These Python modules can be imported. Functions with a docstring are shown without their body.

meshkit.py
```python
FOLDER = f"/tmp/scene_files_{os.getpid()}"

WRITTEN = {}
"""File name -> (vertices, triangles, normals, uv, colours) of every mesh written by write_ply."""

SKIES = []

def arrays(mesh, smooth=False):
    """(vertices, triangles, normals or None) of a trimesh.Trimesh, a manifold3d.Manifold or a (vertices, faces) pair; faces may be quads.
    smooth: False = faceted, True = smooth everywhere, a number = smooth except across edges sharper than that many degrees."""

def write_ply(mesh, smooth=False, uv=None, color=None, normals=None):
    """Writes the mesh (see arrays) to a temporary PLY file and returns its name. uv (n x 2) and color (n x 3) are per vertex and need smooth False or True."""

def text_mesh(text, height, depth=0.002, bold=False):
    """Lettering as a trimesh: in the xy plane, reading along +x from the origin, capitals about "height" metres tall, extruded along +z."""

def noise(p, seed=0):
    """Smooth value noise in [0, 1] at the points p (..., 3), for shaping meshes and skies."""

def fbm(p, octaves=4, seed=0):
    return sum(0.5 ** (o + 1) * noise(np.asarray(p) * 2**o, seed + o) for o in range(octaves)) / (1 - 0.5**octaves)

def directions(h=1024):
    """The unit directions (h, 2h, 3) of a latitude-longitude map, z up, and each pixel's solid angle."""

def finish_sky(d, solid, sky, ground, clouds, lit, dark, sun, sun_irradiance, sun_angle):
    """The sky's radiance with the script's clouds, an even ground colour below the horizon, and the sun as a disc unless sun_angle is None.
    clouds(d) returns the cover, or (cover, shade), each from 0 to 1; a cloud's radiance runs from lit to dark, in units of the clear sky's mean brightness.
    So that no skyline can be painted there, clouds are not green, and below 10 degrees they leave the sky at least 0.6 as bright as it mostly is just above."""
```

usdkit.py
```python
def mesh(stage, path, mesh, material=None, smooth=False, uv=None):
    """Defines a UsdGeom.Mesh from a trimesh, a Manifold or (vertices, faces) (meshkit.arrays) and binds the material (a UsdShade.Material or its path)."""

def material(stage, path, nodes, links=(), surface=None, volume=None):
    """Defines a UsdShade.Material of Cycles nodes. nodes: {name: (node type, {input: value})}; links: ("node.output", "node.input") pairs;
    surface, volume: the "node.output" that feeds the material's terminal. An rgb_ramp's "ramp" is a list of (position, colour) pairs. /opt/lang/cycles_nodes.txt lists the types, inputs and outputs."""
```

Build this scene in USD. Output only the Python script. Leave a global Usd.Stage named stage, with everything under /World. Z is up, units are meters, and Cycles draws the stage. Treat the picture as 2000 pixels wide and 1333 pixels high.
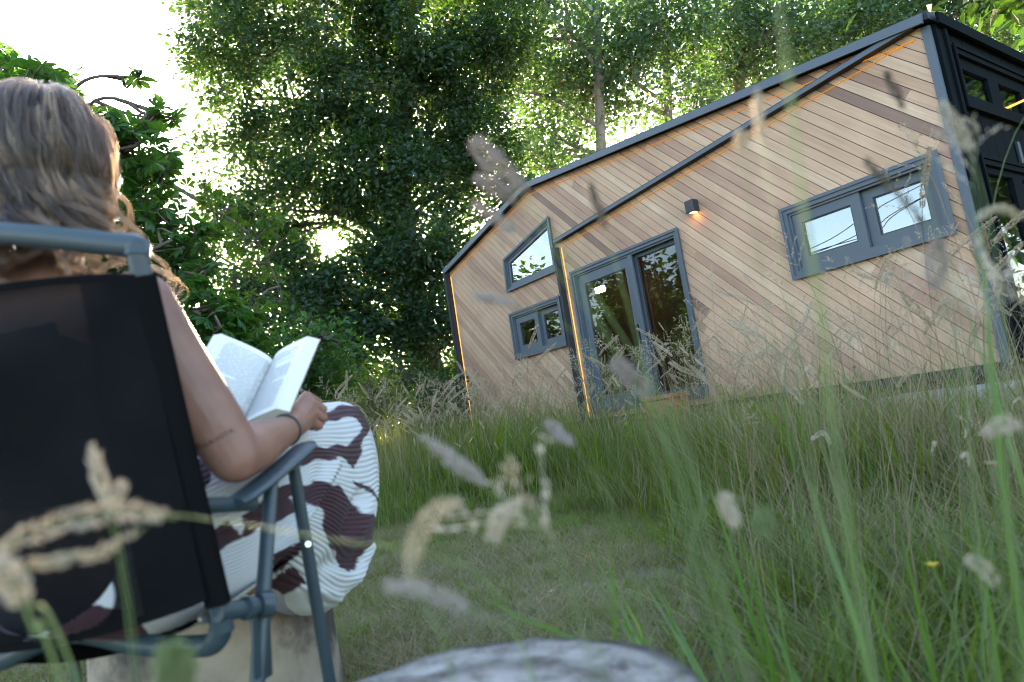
import math, random
import numpy as np
import trimesh
import manifold3d as m3
from shapely.geometry import Polygon, MultiPolygon, LineString, Point, box as sbox
from shapely import affinity, ops as sops
from scipy.spatial import cKDTree
from pxr import Usd, UsdGeom, UsdLux, UsdShade, Gf, Sdf, Vt
import usdkit, meshkit

stage = Usd.Stage.CreateInMemory()
UsdGeom.SetStageUpAxis(stage, 'Z')
UsdGeom.SetStageMetersPerUnit(stage, 1.0)
UsdGeom.Xform.Define(stage, '/World')
UsdGeom.Scope.Define(stage, '/World/Looks')

# ------------------------------------------------------------------ camera
FPX = 1333.0
ROLL, PITCH = math.radians(8.87), math.radians(6.75)
CAM = np.array([0.0, 0.0, 0.60])
FW = np.array([0, math.cos(PITCH), math.sin(PITCH)])
R0 = np.array([1.0, 0, 0]); U0 = np.cross(R0, FW)
RT = math.cos(ROLL) * R0 - math.sin(ROLL) * U0
UP = math.sin(ROLL) * R0 + math.cos(ROLL) * U0
cam = UsdGeom.Camera.Define(stage, '/World/camera')
M = np.eye(4); M[0, :3] = RT; M[1, :3] = UP; M[2, :3] = -FW; M[3, :3] = CAM
cam.AddTransformOp().Set(Gf.Matrix4d(*M.ravel().tolist()))
cam.CreateHorizontalApertureAttr(36.0)
cam.CreateVerticalApertureAttr(24.0)
cam.CreateFocalLengthAttr(24.0)
cam.CreateFStopAttr(3.8)
cam.CreateFocusDistanceAttr(7.5)
cam.CreateExposureAttr(2.8)
cam.CreateClippingRangeAttr(Gf.Vec2f(0.05, 5000))

# ------------------------------------------------------------------ sun and sky
SUN_EL, SUN_AZ = math.radians(16.24), math.radians(-13.98)
SUN = np.array([math.sin(SUN_AZ) * math.cos(SUN_EL), math.cos(SUN_AZ) * math.cos(SUN_EL), math.sin(SUN_EL)])
dome = UsdLux.DomeLight.Define(stage, '/World/sky')
dome.CreateIntensityAttr(1.0)
skym = usdkit.material(stage, '/World/Looks/sky_look', {
    's': ('sky_texture', {'sky_type': 'single_scattering', 'sun_disc': False, 'sun_elevation': SUN_EL, 'sun_rotation': SUN_AZ, 'altitude': 100.0,
                          'air_density': 1.0, 'aerosol_density': 2.0, 'ozone_density': 1.0}),
    'b': ('background_shader', {'strength': 0.15})}, [('s.color', 'b.color')], surface='b.background')
UsdShade.MaterialBindingAPI.Apply(dome.GetPrim()).Bind(skym)
dome.GetPrim().SetCustomDataByKey('kind', 'structure')
sun = UsdLux.DistantLight.Define(stage, '/World/sun')
sun.CreateIntensityAttr(1.1)
sun.CreateNormalizeAttr(True)
sun.CreateAngleAttr(0.53)
sun.CreateColorAttr(Gf.Vec3f(1.0, 0.80, 0.55))
zx = np.cross([0, 0, 1.0], SUN); zx /= np.linalg.norm(zx); zy = np.cross(SUN, zx)
S4 = np.eye(4); S4[0, :3] = zx; S4[1, :3] = zy; S4[2, :3] = SUN
sun.AddTransformOp().Set(Gf.Matrix4d(*S4.ravel().tolist()))

# ------------------------------------------------------------------ helpers
_used = {}
def numbered(path):
    n = _used.get(path, 0); _used[path] = n + 1
    return path if n == 0 else f'{path}_{n:03d}'
def thing(name, label, cat, group=None, loc=(0, 0, 0)):
    x = UsdGeom.Xform.Define(stage, numbered('/World/' + name))
    x.AddTranslateOp().Set(Gf.Vec3d(*[float(v) for v in loc]))
    return tag(x.GetPrim(), label, cat, group)
def tag(p, label=None, cat=None, group=None, kind=None):
    p = p.GetPrim() if hasattr(p, 'GetPrim') else p
    for k, v in (('label', label), ('category', cat), ('group', group), ('kind', kind)):
        if v: p.SetCustomDataByKey(k, v)
    return p
def part(parent, name, mesh, mat, smooth=False, uv=None, label=None, kind=None):
    base = '/World' if parent is None else str((parent.GetPrim() if hasattr(parent, 'GetPrim') else parent).GetPath())
    m = usdkit.mesh(stage, numbered(base + '/' + name), mesh, mat, smooth=smooth, uv=uv)
    if label: m.GetPrim().SetCustomDataByKey('label', label)
    if kind: m.GetPrim().SetCustomDataByKey('kind', kind)
    return m.GetPrim()
def colour(prim, cols, name='tone'):
    pv = UsdGeom.PrimvarsAPI(prim).CreatePrimvar(name, Sdf.ValueTypeNames.Color3fArray, 'vertex')
    pv.Set(Vt.Vec3fArray.FromNumpy(np.asarray(cols, np.float32)))
def unit(v):
    v = np.asarray(v, float); return v / max(np.linalg.norm(v), 1e-12)
def ray(x, y):
    return unit(FW * FPX + RT * (x - 1000.0) + UP * (666.5 - y))
def at(x, y, depth):
    return CAM + (FW + RT * (x - 1000.0) / FPX + UP * (666.5 - y) / FPX) * depth
def project(P):
    v = np.asarray(P) - CAM; z = v @ FW
    return np.stack([1000 + FPX * (v @ RT) / z, 666.5 - FPX * (v @ UP) / z], -1)
def frames(pts):
    pts = np.asarray(pts, float); n = len(pts)
    t = np.gradient(pts, axis=0); t /= np.maximum(np.linalg.norm(t, axis=1, keepdims=True), 1e-12)
    a = np.cross(t[0], [0, 0, 1.0])
    if np.linalg.norm(a) < 1e-3: a = np.cross(t[0], [1.0, 0, 0])
    a = unit(a); A = [a]
    for i in range(1, n):
        a = A[-1] - t[i] * (A[-1] @ t[i]); A.append(unit(a))
    A = np.array(A); return t, A, np.cross(t, A)
def tube(pts, r, k=10, cap=True, flat=1.0, side=None):
    """swept tube; flat squeezes along the second axis; side gives the first axis' direction"""
    pts = np.asarray(pts, float); n = len(pts); r = np.broadcast_to(np.asarray(r, float), (n,))
    t, A, B = frames(pts)
    if side is not None:
        s = np.asarray(side, float); A = s - t * (t @ s)[:, None]; A /= np.linalg.norm(A, axis=1, keepdims=True); B = np.cross(t, A)
    th = np.arange(k) / k * 2 * np.pi
    v = pts[:, None] + r[:, None, None] * (np.cos(th)[None, :, None] * A[:, None] + flat * np.sin(th)[None, :, None] * B[:, None])
    v = v.reshape(-1, 3); i = np.arange(n - 1)[:, None] * k; j = np.arange(k)[None]; j2 = (j + 1) % k
    f = np.stack([i + j, i + j2, i + k + j2, i + k + j], -1).reshape(-1, 4)
    f = np.vstack([f[:, [0, 1, 2]], f[:, [0, 2, 3]]])
    if cap:
        v = np.vstack([v, pts[:1], pts[-1:]]); a, b = n * k, n * k + 1; q = np.arange(k)
        f = np.vstack([f, np.stack([np.full(k, a), (q + 1) % k, q], 1), np.stack([np.full(k, b), (n - 1) * k + q, (n - 1) * k + (q + 1) % k], 1)])
    return v, f
def join(ms):
    vs, fs, o = [], [], 0
    for m in ms:
        v, f = (m.vertices, m.faces) if hasattr(m, 'vertices') else m
        f = np.asarray(f)
        if f.shape[1] == 4: f = np.vstack([f[:, [0, 1, 2]], f[:, [0, 2, 3]]])
        vs.append(np.asarray(v)); fs.append(f + o); o += len(v)
    return np.vstack(vs), np.vstack(fs)
def bez(p, n=16):
    """smooth curve through points (Catmull-Rom)"""
    p = np.asarray(p, float)
    if len(p) < 3: return p[0] + (p[1] - p[0]) * np.linspace(0, 1, n)[:, None]
    q = np.vstack([2 * p[0] - p[1], p, 2 * p[-1] - p[-2]]); out = []
    segs = len(p) - 1; m = max(2, n // segs)
    for i in range(segs):
        t = np.linspace(0, 1, m, endpoint=False)[:, None]; a, b, c, d = q[i:i + 4]
        out.append(.5 * (2 * b + (c - a) * t + (2 * a - 5 * b + 4 * c - d) * t ** 2 + (3 * b - a - 3 * c + d) * t ** 3))
    out.append(p[-1:]); return np.vstack(out)
def obox(c, ax, ay, az, size, bevel=0.0):
    """oriented box, edges chamfered by bevel"""
    s = np.asarray(size, float) / 2
    if bevel:
        b = min(bevel, s.min() * .9); P = []
        for sx in (-1, 1):
            for sy in (-1, 1):
                for sz in (-1, 1):
                    P += [(sx * (s[0] - b), sy * (s[1] - b), sz * s[2]), (sx * (s[0] - b), sy * s[1], sz * (s[2] - b)), (sx * s[0], sy * (s[1] - b), sz * (s[2] - b))]
        m = trimesh.convex.convex_hull(np.array(P))
    else: m = trimesh.creation.box(2 * s)
    v = np.asarray(m.vertices) @ np.array([ax, ay, az]) + np.asarray(c)
    f = np.asarray(m.faces)
    if np.linalg.det(np.array([ax, ay, az])) < 0: f = f[:, ::-1]
    return v, f
def hulls(chain, length=0.01, iters=6):
    """chain: [((p,r),(q,r)), ...] -> one smooth body"""
    def ball(p, r): return m3.Manifold.sphere(r, 20).translate([float(x) for x in p])
    tot = None
    for ends in chain:
        h = m3.Manifold.batch_hull([ball(p, r) for p, r in ends]); tot = h if tot is None else tot + h
    tot = tot.refine_to_length(length); me = tot.to_mesh()
    t = trimesh.Trimesh(me.vert_properties[:, :3], me.tri_verts, process=True)
    if iters: trimesh.smoothing.filter_taubin(t, lamb=.5, nu=.53, iterations=iters)
    return t

# ------------------------------------------------------------------ materials
LK = '/World/Looks/'
def mat(name, col, rough=.6, **kw):
    return usdkit.material(stage, LK + name, {'p': ('principled_bsdf', {'base_color': col, 'roughness': rough, **kw})}, surface='p.BSDF')
def noisy(name, stops, scale=8., rough=.7, detail=5., bump=0., dist=.01, stretch=(1, 1, 1), bscale=None, spec=.5):
    nodes = {'g': ('texture_coordinate', {}), 'm': ('mapping', {'mapping_type': 'point', 'scale': stretch}),
             'n': ('noise_texture', {'scale': scale, 'detail': detail, 'roughness': .6}), 'r': ('rgb_ramp', {'ramp': stops}),
             'p': ('principled_bsdf', {'roughness': rough, 'specular_ior_level': spec})}
    links = [('g.object', 'm.vector'), ('m.vector', 'n.vector'), ('n.fac', 'r.fac'), ('r.color', 'p.base_color')]
    if bump:
        nodes['n2'] = ('noise_texture', {'scale': bscale or scale * 3, 'detail': 6., 'roughness': .65}); nodes['b'] = ('bump', {'strength': bump, 'distance': dist})
        links += [('m.vector', 'n2.vector'), ('n2.fac', 'b.height'), ('b.normal', 'p.normal')]
    return usdkit.material(stage, LK + name, nodes, links, surface='p.BSDF')
def leafy(name, stops, trans, mixfac=.4, rough=.45, spec=.5, clump=0.0):
    """leaf: tone differs from leaf to leaf; light passes through"""
    nodes = {'g': ('geometry', {}), 'r': ('rgb_ramp', {'ramp': stops}), 'p': ('principled_bsdf', {'roughness': rough, 'specular_ior_level': spec}),
             'h': ('mix', {'mix_type': 'multiply', 'fac': 1.0, 'color2': trans}), 't': ('translucent_bsdf', {}), 'x': ('mix_closure', {'fac': mixfac})}
    links = [('g.random_per_island', 'r.fac'), ('r.color', 'p.base_color'), ('r.color', 'h.color1'), ('h.color', 't.color'),
             ('p.BSDF', 'x.closure1'), ('t.BSDF', 'x.closure2')]
    return usdkit.material(stage, LK + name, nodes, links, surface='x.closure')

steel = noisy('chair_steel', [(0, (.009, .017, .021)), (1, (.016, .026, .032))], scale=30., rough=.40, bump=.05, dist=.001)
charcoal = noisy('charcoal_frame', [(0, (.040, .052, .066)), (1, (.054, .068, .084))], scale=6., rough=.42, bump=.03, dist=.002)
black_trim = noisy('black_trim', [(0, (.012, .014, .017)), (1, (.020, .023, .027))], scale=9., rough=.5, bump=.03, dist=.002, spec=.25)
dark_board = noisy('dark_board', [(0, (.0035, .005, .006)), (1, (.007, .009, .011))], scale=4., rough=.75, bump=.05, dist=.002, spec=.02)
black_plastic = mat('black_plastic', (.012, .013, .015), .45)
rubber = mat('rubber_black', (.015, .015, .016), .6)
bolt_m = mat('bolt_metal', (.6, .6, .6), .25, metallic=1.0)
led_m = usdkit.material(stage, LK + 'led_glow', {'e': ('emission', {'color': (1.0, .47, .09), 'strength': 0.34})}, surface='e.emission')
led_soft = usdkit.material(stage, LK + 'led_soft', {'e': ('emission', {'color': (1.0, .37, .028), 'strength': 0.13})}, surface='e.emission')
lamp_glow = usdkit.material(stage, LK + 'lamp_glow', {'e': ('emission', {'color': (1.0, .38, .09), 'strength': 7.0})}, surface='e.emission')
ZZ = np.array([0, 0, 1.0]); import shapely
inside_glow = usdkit.material(stage, LK + 'inside_glow', {'e': ('emission', {'color': (1.0, .70, .34), 'strength': 6.0})}, surface='e.emission')
# ------------------------------------------------------------------ tiny house
HA = math.radians(-35.8)
HW = np.array([math.sin(HA), math.cos(HA), 0.0])      # along the long wall, away from the near corner
HE = np.array([math.cos(HA), -math.sin(HA), 0.0])     # into the house
HP = np.array([3.5198, 5.1040, 0.0])                  # foot of the near corner
ZZ = np.array([0, 0, 1.0])
def hs(s, z, n=0.0): return HP + HW * s + ZZ * z - HE * n
def he(e, z, m=0.0): return HP - HW * (.10 + m) + HE * e + ZZ * z
def polys(g):
    if g.is_empty: return []
    return [q for q in getattr(g, 'geoms', [g]) if isinstance(q, Polygon) and q.area > 2e-4]
def prism(poly, n0, n1, fn=hs):
    """2-D outline on a wall -> solid between depths n0 and n1"""
    ms = []
    for q in polys(poly):
        m = trimesh.creation.extrude_polygon(q, n1 - n0, engine='earcut')
        v = np.asarray(m.vertices); f = np.asarray(m.faces)
        w = np.array([fn(a, b, c + n0) for a, b, c in v])
        t = trimesh.Trimesh(w, f, process=False)
        if t.volume < 0: f = f[:, ::-1]
        ms.append((w, f))
    return join(ms)
def bar2(line, t, n0, n1, fn=hs):
    g = LineString(line).buffer(t, single_sided=True, join_style=2, mitre_limit=8)
    return prism(g, n0, n1, fn)

def pane_mat(name, base, tint):
    return usdkit.material(stage, LK + name, {
        'f': ('layer_weight', {'blend': .5}), 'w': ('math', {'math_type': 'power', 'value2': 4.0}), 'a': ('math', {'math_type': 'multiply_add', 'value2': .9, 'value3': base, 'use_clamp': True}),
        't': ('transparent_bsdf', {'color': tint}), 'g': ('glossy_bsdf', {'color': (.92, .95, .97), 'roughness': 0.008}), 'x': ('mix_closure', {})},
        [('f.facing', 'w.value1'), ('w.value', 'a.value1'), ('a.value', 'x.fac'), ('t.BSDF', 'x.closure1'), ('g.BSDF', 'x.closure2')], surface='x.closure')
glass = pane_mat('window_glass', .055, (.80, .82, .82))
glass_bright = pane_mat('window_glass_coated', .26, (.55, .58, .60))

PD = unit(-HW - ZZ); PV = unit(HW - ZZ)               # along and across the diagonal planks
def plank_mat(name, c0, c1, c2):
    nodes = {'g': ('geometry', {}), 'o': ('object_info', {}),
             'u': ('vector_math', {'math_type': 'dot_product', 'vector2': tuple(PD)}), 'v': ('vector_math', {'math_type': 'dot_product', 'vector2': tuple(PV)}),
             'su': ('math', {'math_type': 'multiply', 'value2': 1.6}), 'sv': ('math', {'math_type': 'multiply', 'value2': 55.0}), 'so': ('math', {'math_type': 'multiply', 'value2': 37.0}),
             'c': ('combine_xyz', {}), 'n': ('noise_texture', {'scale': 1.0, 'detail': 5.0, 'roughness': .62, 'distortion': .6}),
             'r': ('rgb_ramp', {'ramp': [(.25, c0), (.5, c1), (.75, c2)]}),
             'n2': ('noise_texture', {'scale': 2.2, 'detail': 3.0}), 'r2': ('rgb_ramp', {'ramp': [(.3, (.80, .78, .77)), (.7, (1.0, 1.0, 1.0))]}),
             'x': ('mix', {'mix_type': 'multiply', 'fac': 1.0}), 'b': ('bump', {'strength': .25, 'distance': .002}), 'p': ('principled_bsdf', {'roughness': .62, 'specular_ior_level': .35})}
    links = [('g.position', 'u.vector1'), ('g.position', 'v.vector1'), ('u.value', 'su.value1'), ('v.value', 'sv.value1'), ('o.random', 'so.value1'),
             ('su.value', 'c.x'), ('sv.value', 'c.y'), ('so.value', 'c.z'), ('c.vector', 'n.vector'), ('n.fac', 'r.fac'), ('g.position', 'n2.vector'), ('n2.fac', 'r2.fac'),
             ('r.color', 'x.color1'), ('r2.color', 'x.color2'), ('x.color', 'p.base_color'), ('n.fac', 'b.height'), ('b.normal', 'p.normal')]
    return usdkit.material(stage, LK + name, nodes, links, surface='p.BSDF')
def tri(c, d=.22): return tuple(x * (1 - d) for x in c), tuple(c), tuple(min(1, x * (1 + d)) for x in c)
PLK = [plank_mat(f'cedar_{nm}', *tri(c)) for nm, c in (
    ('tan', (.405, .25, .158)), ('honey', (.435, .278, .178)), ('rose', (.345, .202, .135)), ('pale', (.475, .322, .214)), ('brown', (.265, .155, .107)), ('umber', (.20, .118, .086)), ('sand', (.42, .266, .17)))]

house = thing('tiny_house', 'tiny house clad in diagonal timber planks with black trim behind the tall grass', 'house')
TOP = [(-.10, 3.195), (5.02, 3.815), (7.50, 3.265)]
wall_poly = Polygon([(-.035, .49), (-.035, 3.136), (5.02, 3.75), (7.45, 3.21), (7.45, .49)])
WIN_R = Polygon([(.045, 1.505), (1.41, 1.500), (1.41, 2.155), (.045, 2.150)])
DOOR = Polygon([(2.63, .56), (4.44, .56), (4.44, 2.385), (2.63, 2.385)])
WIN_S = Polygon([(4.745, 1.495), (5.91, 1.495), (5.91, 2.155), (4.745, 2.15)])
WIN_T = Polygon([(4.70, 2.495), (5.87, 2.495), (5.84, 2.965), (4.70, 3.225)])
holes = sops.unary_union([WIN_R.buffer(-.05, join_style=2), DOOR.buffer(-.05, join_style=2), WIN_S.buffer(-.05, join_style=2), WIN_T.buffer(-.04, join_style=2)])
part(house, 'wall_core', prism(wall_poly.difference(holes), -.11, -.003), black_trim)
rng = np.random.default_rng(5)
PITCHW, GAP = .0868, .0055
sv = np.array([1, -1]) / math.sqrt(2); su = np.array([-1, -1]) / math.sqrt(2)
ks = np.arange(-3.8 // PITCHW, 5.8 // PITCHW + 1)
solid = wall_poly.difference(sops.unary_union([WIN_R.buffer(-.01, join_style=2), DOOR.buffer(-.01, join_style=2), WIN_S.buffer(-.01, join_style=2), WIN_T.buffer(-.01, join_style=2)]))
prev = 0
for k in ks:
    v0 = k * PITCHW; v1 = v0 + PITCHW - GAP; cuts = [-9.0]
    while cuts[-1] < 3: cuts.append(cuts[-1] + rng.uniform(3.5, 9.0))
    for a, b in zip(cuts[:-1], cuts[1:]):
        c = [sv * v0 + su * a, sv * v1 + su * a, sv * v1 + su * (b - .0015), sv * v0 + su * (b - .0015)]
        for q in polys(Polygon(c).intersection(solid)):
            kind = int(rng.choice(7, p=[.23, .20, .18, .12, .07, .02, .18]))
            part(house, 'plank', prism(q, 0.0, .018 + rng.uniform(0, .0025)), PLK[kind])
# roof and trim
roof_top = Polygon([(-.13, 3.207), (5.02, 3.83), (7.53, 3.275), (7.53, 3.215), (5.02, 3.765), (-.13, 3.143)])
part(house, 'roof', prism(roof_top, -2.56, .098), black_trim)
part(house, 'fascia', bar2([TOP[0], TOP[1]], -.075, .100, .125), charcoal)
part(house, 'fascia', bar2([TOP[1], TOP[2]], -.075, .100, .125), charcoal)
part(house, 'corner_trim', prism(Polygon([(-.10, .45), (-.038, .45), (-.038, 3.13), (-.10, 3.12)]), -.10, .030), charcoal)
part(house, 'side_trim', prism(Polygon([(7.452, .45), (7.50, .45), (7.50, 3.21), (7.452, 3.205)]), -.11, .115), black_trim)
FIN = [(4.615, .49), (4.615, 2.835), (0.0, 3.135)]
part(house, 'canopy_fin', bar2([FIN[1], FIN[2]], -.052, .021, .094), black_trim)
part(house, 'canopy_cap', bar2([FIN[1], FIN[2]], -.040, .096, .104), charcoal)
part(house, 'canopy_fin', bar2([FIN[0], (4.615, 2.78)], -.045, .021, .105), black_trim)
part(house, 'bottom_track', prism(sbox(-.10, .43, 7.5, .487), -.05, .045), black_trim)
part(house, 'chassis', prism(sbox(.1, .14, 7.4, .428), -2.3, -.12), black_trim)
LED = [bar2([(0.02, 3.062), (5.02, 3.672)], -.005, .020, .028), bar2([(5.02, 3.672), (7.42, 3.140)], -.005, .020, .028), bar2([(7.425, 3.13), (7.425, .52)], -.009, .020, .028),
       bar2([(4.553, 2.768), (0.02, 3.070)], -.005, .020, .028), bar2([(4.560, .52), (4.560, 2.76)], -.009, .020, .028)]
for l, lm in zip(LED, (led_soft, led_soft, led_m, led_soft, led_m)): part(house, 'led_strip', l, lm)
# windows and door
def ring(poly, w): return poly.difference(poly.buffer(-w, join_style=2))
def inset(poly, w): return poly.buffer(-w, join_style=2)
def window(name, poly, label, sashes, arch=.055, gl=None):
    fr = part(house, name, prism(ring(poly, arch), .0, .052), charcoal, label=label)
    p2 = inset(poly, arch); part(fr, 'moulding', prism(ring(poly.buffer(.012, join_style=2), .03), .0535, .064), charcoal)
    part(fr, 'rebate', prism(ring(p2, .022), -.06, .034), charcoal)
    for (q, n, w, wb) in sashes:
        b = q.bounds
        inner = Polygon([(max(min(x, b[2] - w), b[0] + w), z) for x, z in []]) if False else inset(q, w)
        part(fr, 'sash', prism(q.difference(inner), n - .045, n), charcoal)
        part(fr, 'bead', prism(ring(inner, .012), n - .03, n - .012), black_plastic)
        part(fr, 'pane', prism(inner.buffer(.002, join_style=2), n - .026, n - .020), gl or glass)
    return fr
i = inset(WIN_R, .079).bounds
window('window', WIN_R, 'wide sliding window with two panes near the corner', [(sbox(.70, i[1], i[2], i[3]), .016, .085, 0), (sbox(i[0], i[1], .695, i[3]), -.022, .082, 0)], gl=glass_bright)
i = inset(WIN_S, .079).bounds
window('window', WIN_S, 'small two-pane window under the slanted window', [(sbox(5.30, i[1], i[2], i[3]), .016, .085, 0), (sbox(i[0], i[1], 5.295, i[3]), -.022, .075, 0)])
window('window', WIN_T, 'slanted trapezium window under the roof', [(inset(WIN_T, .052), .02, .042, 0)], arch=.03, gl=glass_bright)
d = inset(DOOR, .079).bounds
dr = window('sliding_door', DOOR, 'glazed sliding door with dark frame', [(sbox(3.395, d[1], d[2], d[3]), .018, .115, 0), (sbox(d[0], d[1], 3.39, d[3]), -.03, .04, 0)])
part(dr, 'mullion', prism(sbox(3.36, d[1], 3.43, d[3]), .020, .04), charcoal)
part(dr, 'handle', prism(sbox(3.45, 1.28, 3.475, 1.5), .022, .05), black_plastic)
# wall lamp with its light thrown down the planks
lamp = part(house, 'wall_lamp', obox(hs(2.36, 2.535, .075), HW, ZZ, -HE, (.11, .13, .10), .006), black_plastic)
part(lamp, 'lens', obox(hs(2.36, 2.468, .066), HW, ZZ, -HE, (.05, .003, .06)), lamp_glow)
# near end: dark boarded gable with glazing
EW, EL = sbox(.19, 2.465, 1.80, 2.975), sbox(.19, .55, 1.80, 2.06)
end_poly = sbox(.0, .49, 2.40, 3.16)
part(house, 'end_wall_core', prism(sbox(.105, .49, 2.40, 3.16).difference(inset(EW, .05)).difference(inset(EL, .05)), -.1, -.003, he), black_trim)
for k in range(12):
    for q in polys(sbox(.102 + k * .2, .49, min(.102 + k * .2 + .193, 2.4), 3.15).difference(EW.buffer(-.01)).difference(EL.buffer(-.01))):
        part(house, 'board', prism(q, 0, .014, he), dark_board)
part(house, 'corner_trim', prism(sbox(0.0, .45, .10, 3.12), .0, .028, he), dark_board)
part(house, 'corner_trim', prism(sbox(.104, .49, .15, 3.1), .016, .05, he), dark_board)
def end_window(name, poly, panes, label):
    fr = part(house, name, prism(ring(poly, .06), 0, .05, he), dark_board, label=label)
    part(fr, 'moulding', prism(ring(poly.buffer(.012, join_style=2), .03), .0515, .064, he), dark_board)
    p2 = inset(poly, .06); hole = sops.unary_union(panes)
    part(fr, 'sash', prism(p2.difference(hole), -.03, .018, he), dark_board)
    for q in panes: part(fr, 'pane', prism(q.buffer(.002), -.010, -.004, he), glass)
    return fr
end_window('end_window', EW, [sbox(.33, 2.60, .85, 2.82), sbox(1.07, 2.60, 1.58, 2.82)], 'dark framed window high in the end wall')
ed = end_window('end_door', EL, [sbox(.36, .9, .86, 1.95), sbox(1.07, .9, 1.58, 1.95)], 'dark framed glazing low in the end wall')
part(house, 'vent', obox(he(1.13, 2.19, .03), HE, ZZ, -HW, (.05, .20, .03), .006), steel)
part(house, 'end_fascia', prism(sbox(-.03, 3.10, 2.5, 3.19), .055, .075, he), dark_board)
# inside: floor, back wall, lit lamps
inner_wood = noisy('inner_wood', [(0, (.10, .055, .03)), (1, (.16, .09, .05))], scale=3., rough=.6, stretch=(1, 1, 8))
part(house, 'floor', prism(sbox(.1, .488, 7.4, .52), -2.35, -.12), inner_wood)
part(house, 'back_wall', prism(Polygon([(-.10, .49), (-.10, 3.13), (5.02, 3.74), (7.45, 3.2), (7.45, .49)]), -2.45, -2.36), inner_wood)
part(house, 'far_end_wall', prism(sbox(7.36, .53, 7.45, 3.15), -2.35, -.115), inner_wood)
part(house, 'partition', prism(Polygon([(2.2, .53), (2.26, .53), (2.26, 3.3), (2.2, 3.3)]), -2.35, -1.3), inner_wood)
part(house, 'worktop', prism(sbox(2.9, 1.38, 5.2, 1.42), -2.34, -1.75), inner_wood)
part(house, 'cupboard', prism(sbox(2.9, .53, 5.2, 1.378), -2.33, -1.78), inner_wood)
def on_depth(x, y, n):
    r = ray(x, y); return CAM + r * (((HP - CAM) @ HE - n) / (r @ HE))
pl = on_depth(1172, 566, -1.6)
il = part(house, 'inside_lamp', obox(pl, HW, ZZ, -HE, (.20, .095, .05), .008), inside_glow)
part(il, 'lamp_bracket', obox(pl - HE * -.05, HW, ZZ, -HE, (.22, .03, .03), .005), black_plastic)
pe = on_depth(1970, 210, -1.3)
part(house, 'led_strip', obox(pe + HE * 0, unit(HE * .2 + HW), ZZ, np.cross(unit(HE * .2 + HW), ZZ), (.5, .018, .012)), led_m, label='glowing strip light behind the end window')
# step at the door, concrete pad at the near corner
oak_wood = noisy('step_wood', [(0, (.22, .09, .03)), (1, (.34, .16, .06))], scale=3., rough=.6, stretch=(12, 12, 1))
st = thing('wooden_step', 'small orange-brown wooden step below the sliding door', 'step', loc=hs(3.1, 0, .2))
L0 = hs(3.1, 0, .2)
part(st, 'tread', obox(hs(3.08, .625, .2) - L0, HW, ZZ, -HE, (.46, .045, .28), .005), oak_wood)
for ss in (2.90, 3.26): part(st, 'side_board', obox(hs(ss, .32, .2) - L0, HW, ZZ, -HE, (.04, .56, .28), .004), oak_wood)
part(st, 'riser', obox(hs(3.08, .5, .325) - L0, HW, ZZ, -HE, (.32, .18, .025), .004), oak_wood)
concrete = noisy('concrete', [(0, (.20, .20, .195)), (1, (.34, .34, .33))], scale=9., rough=.85, bump=.3, dist=.004)
sl = part(None, 'concrete_block', obox(hs(-.30, .17, .32), HW, ZZ, -HE, (1.9, .36, .42), .02), concrete)
tag(sl, 'pale grey concrete block in the grass below the house corner', 'block')
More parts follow.
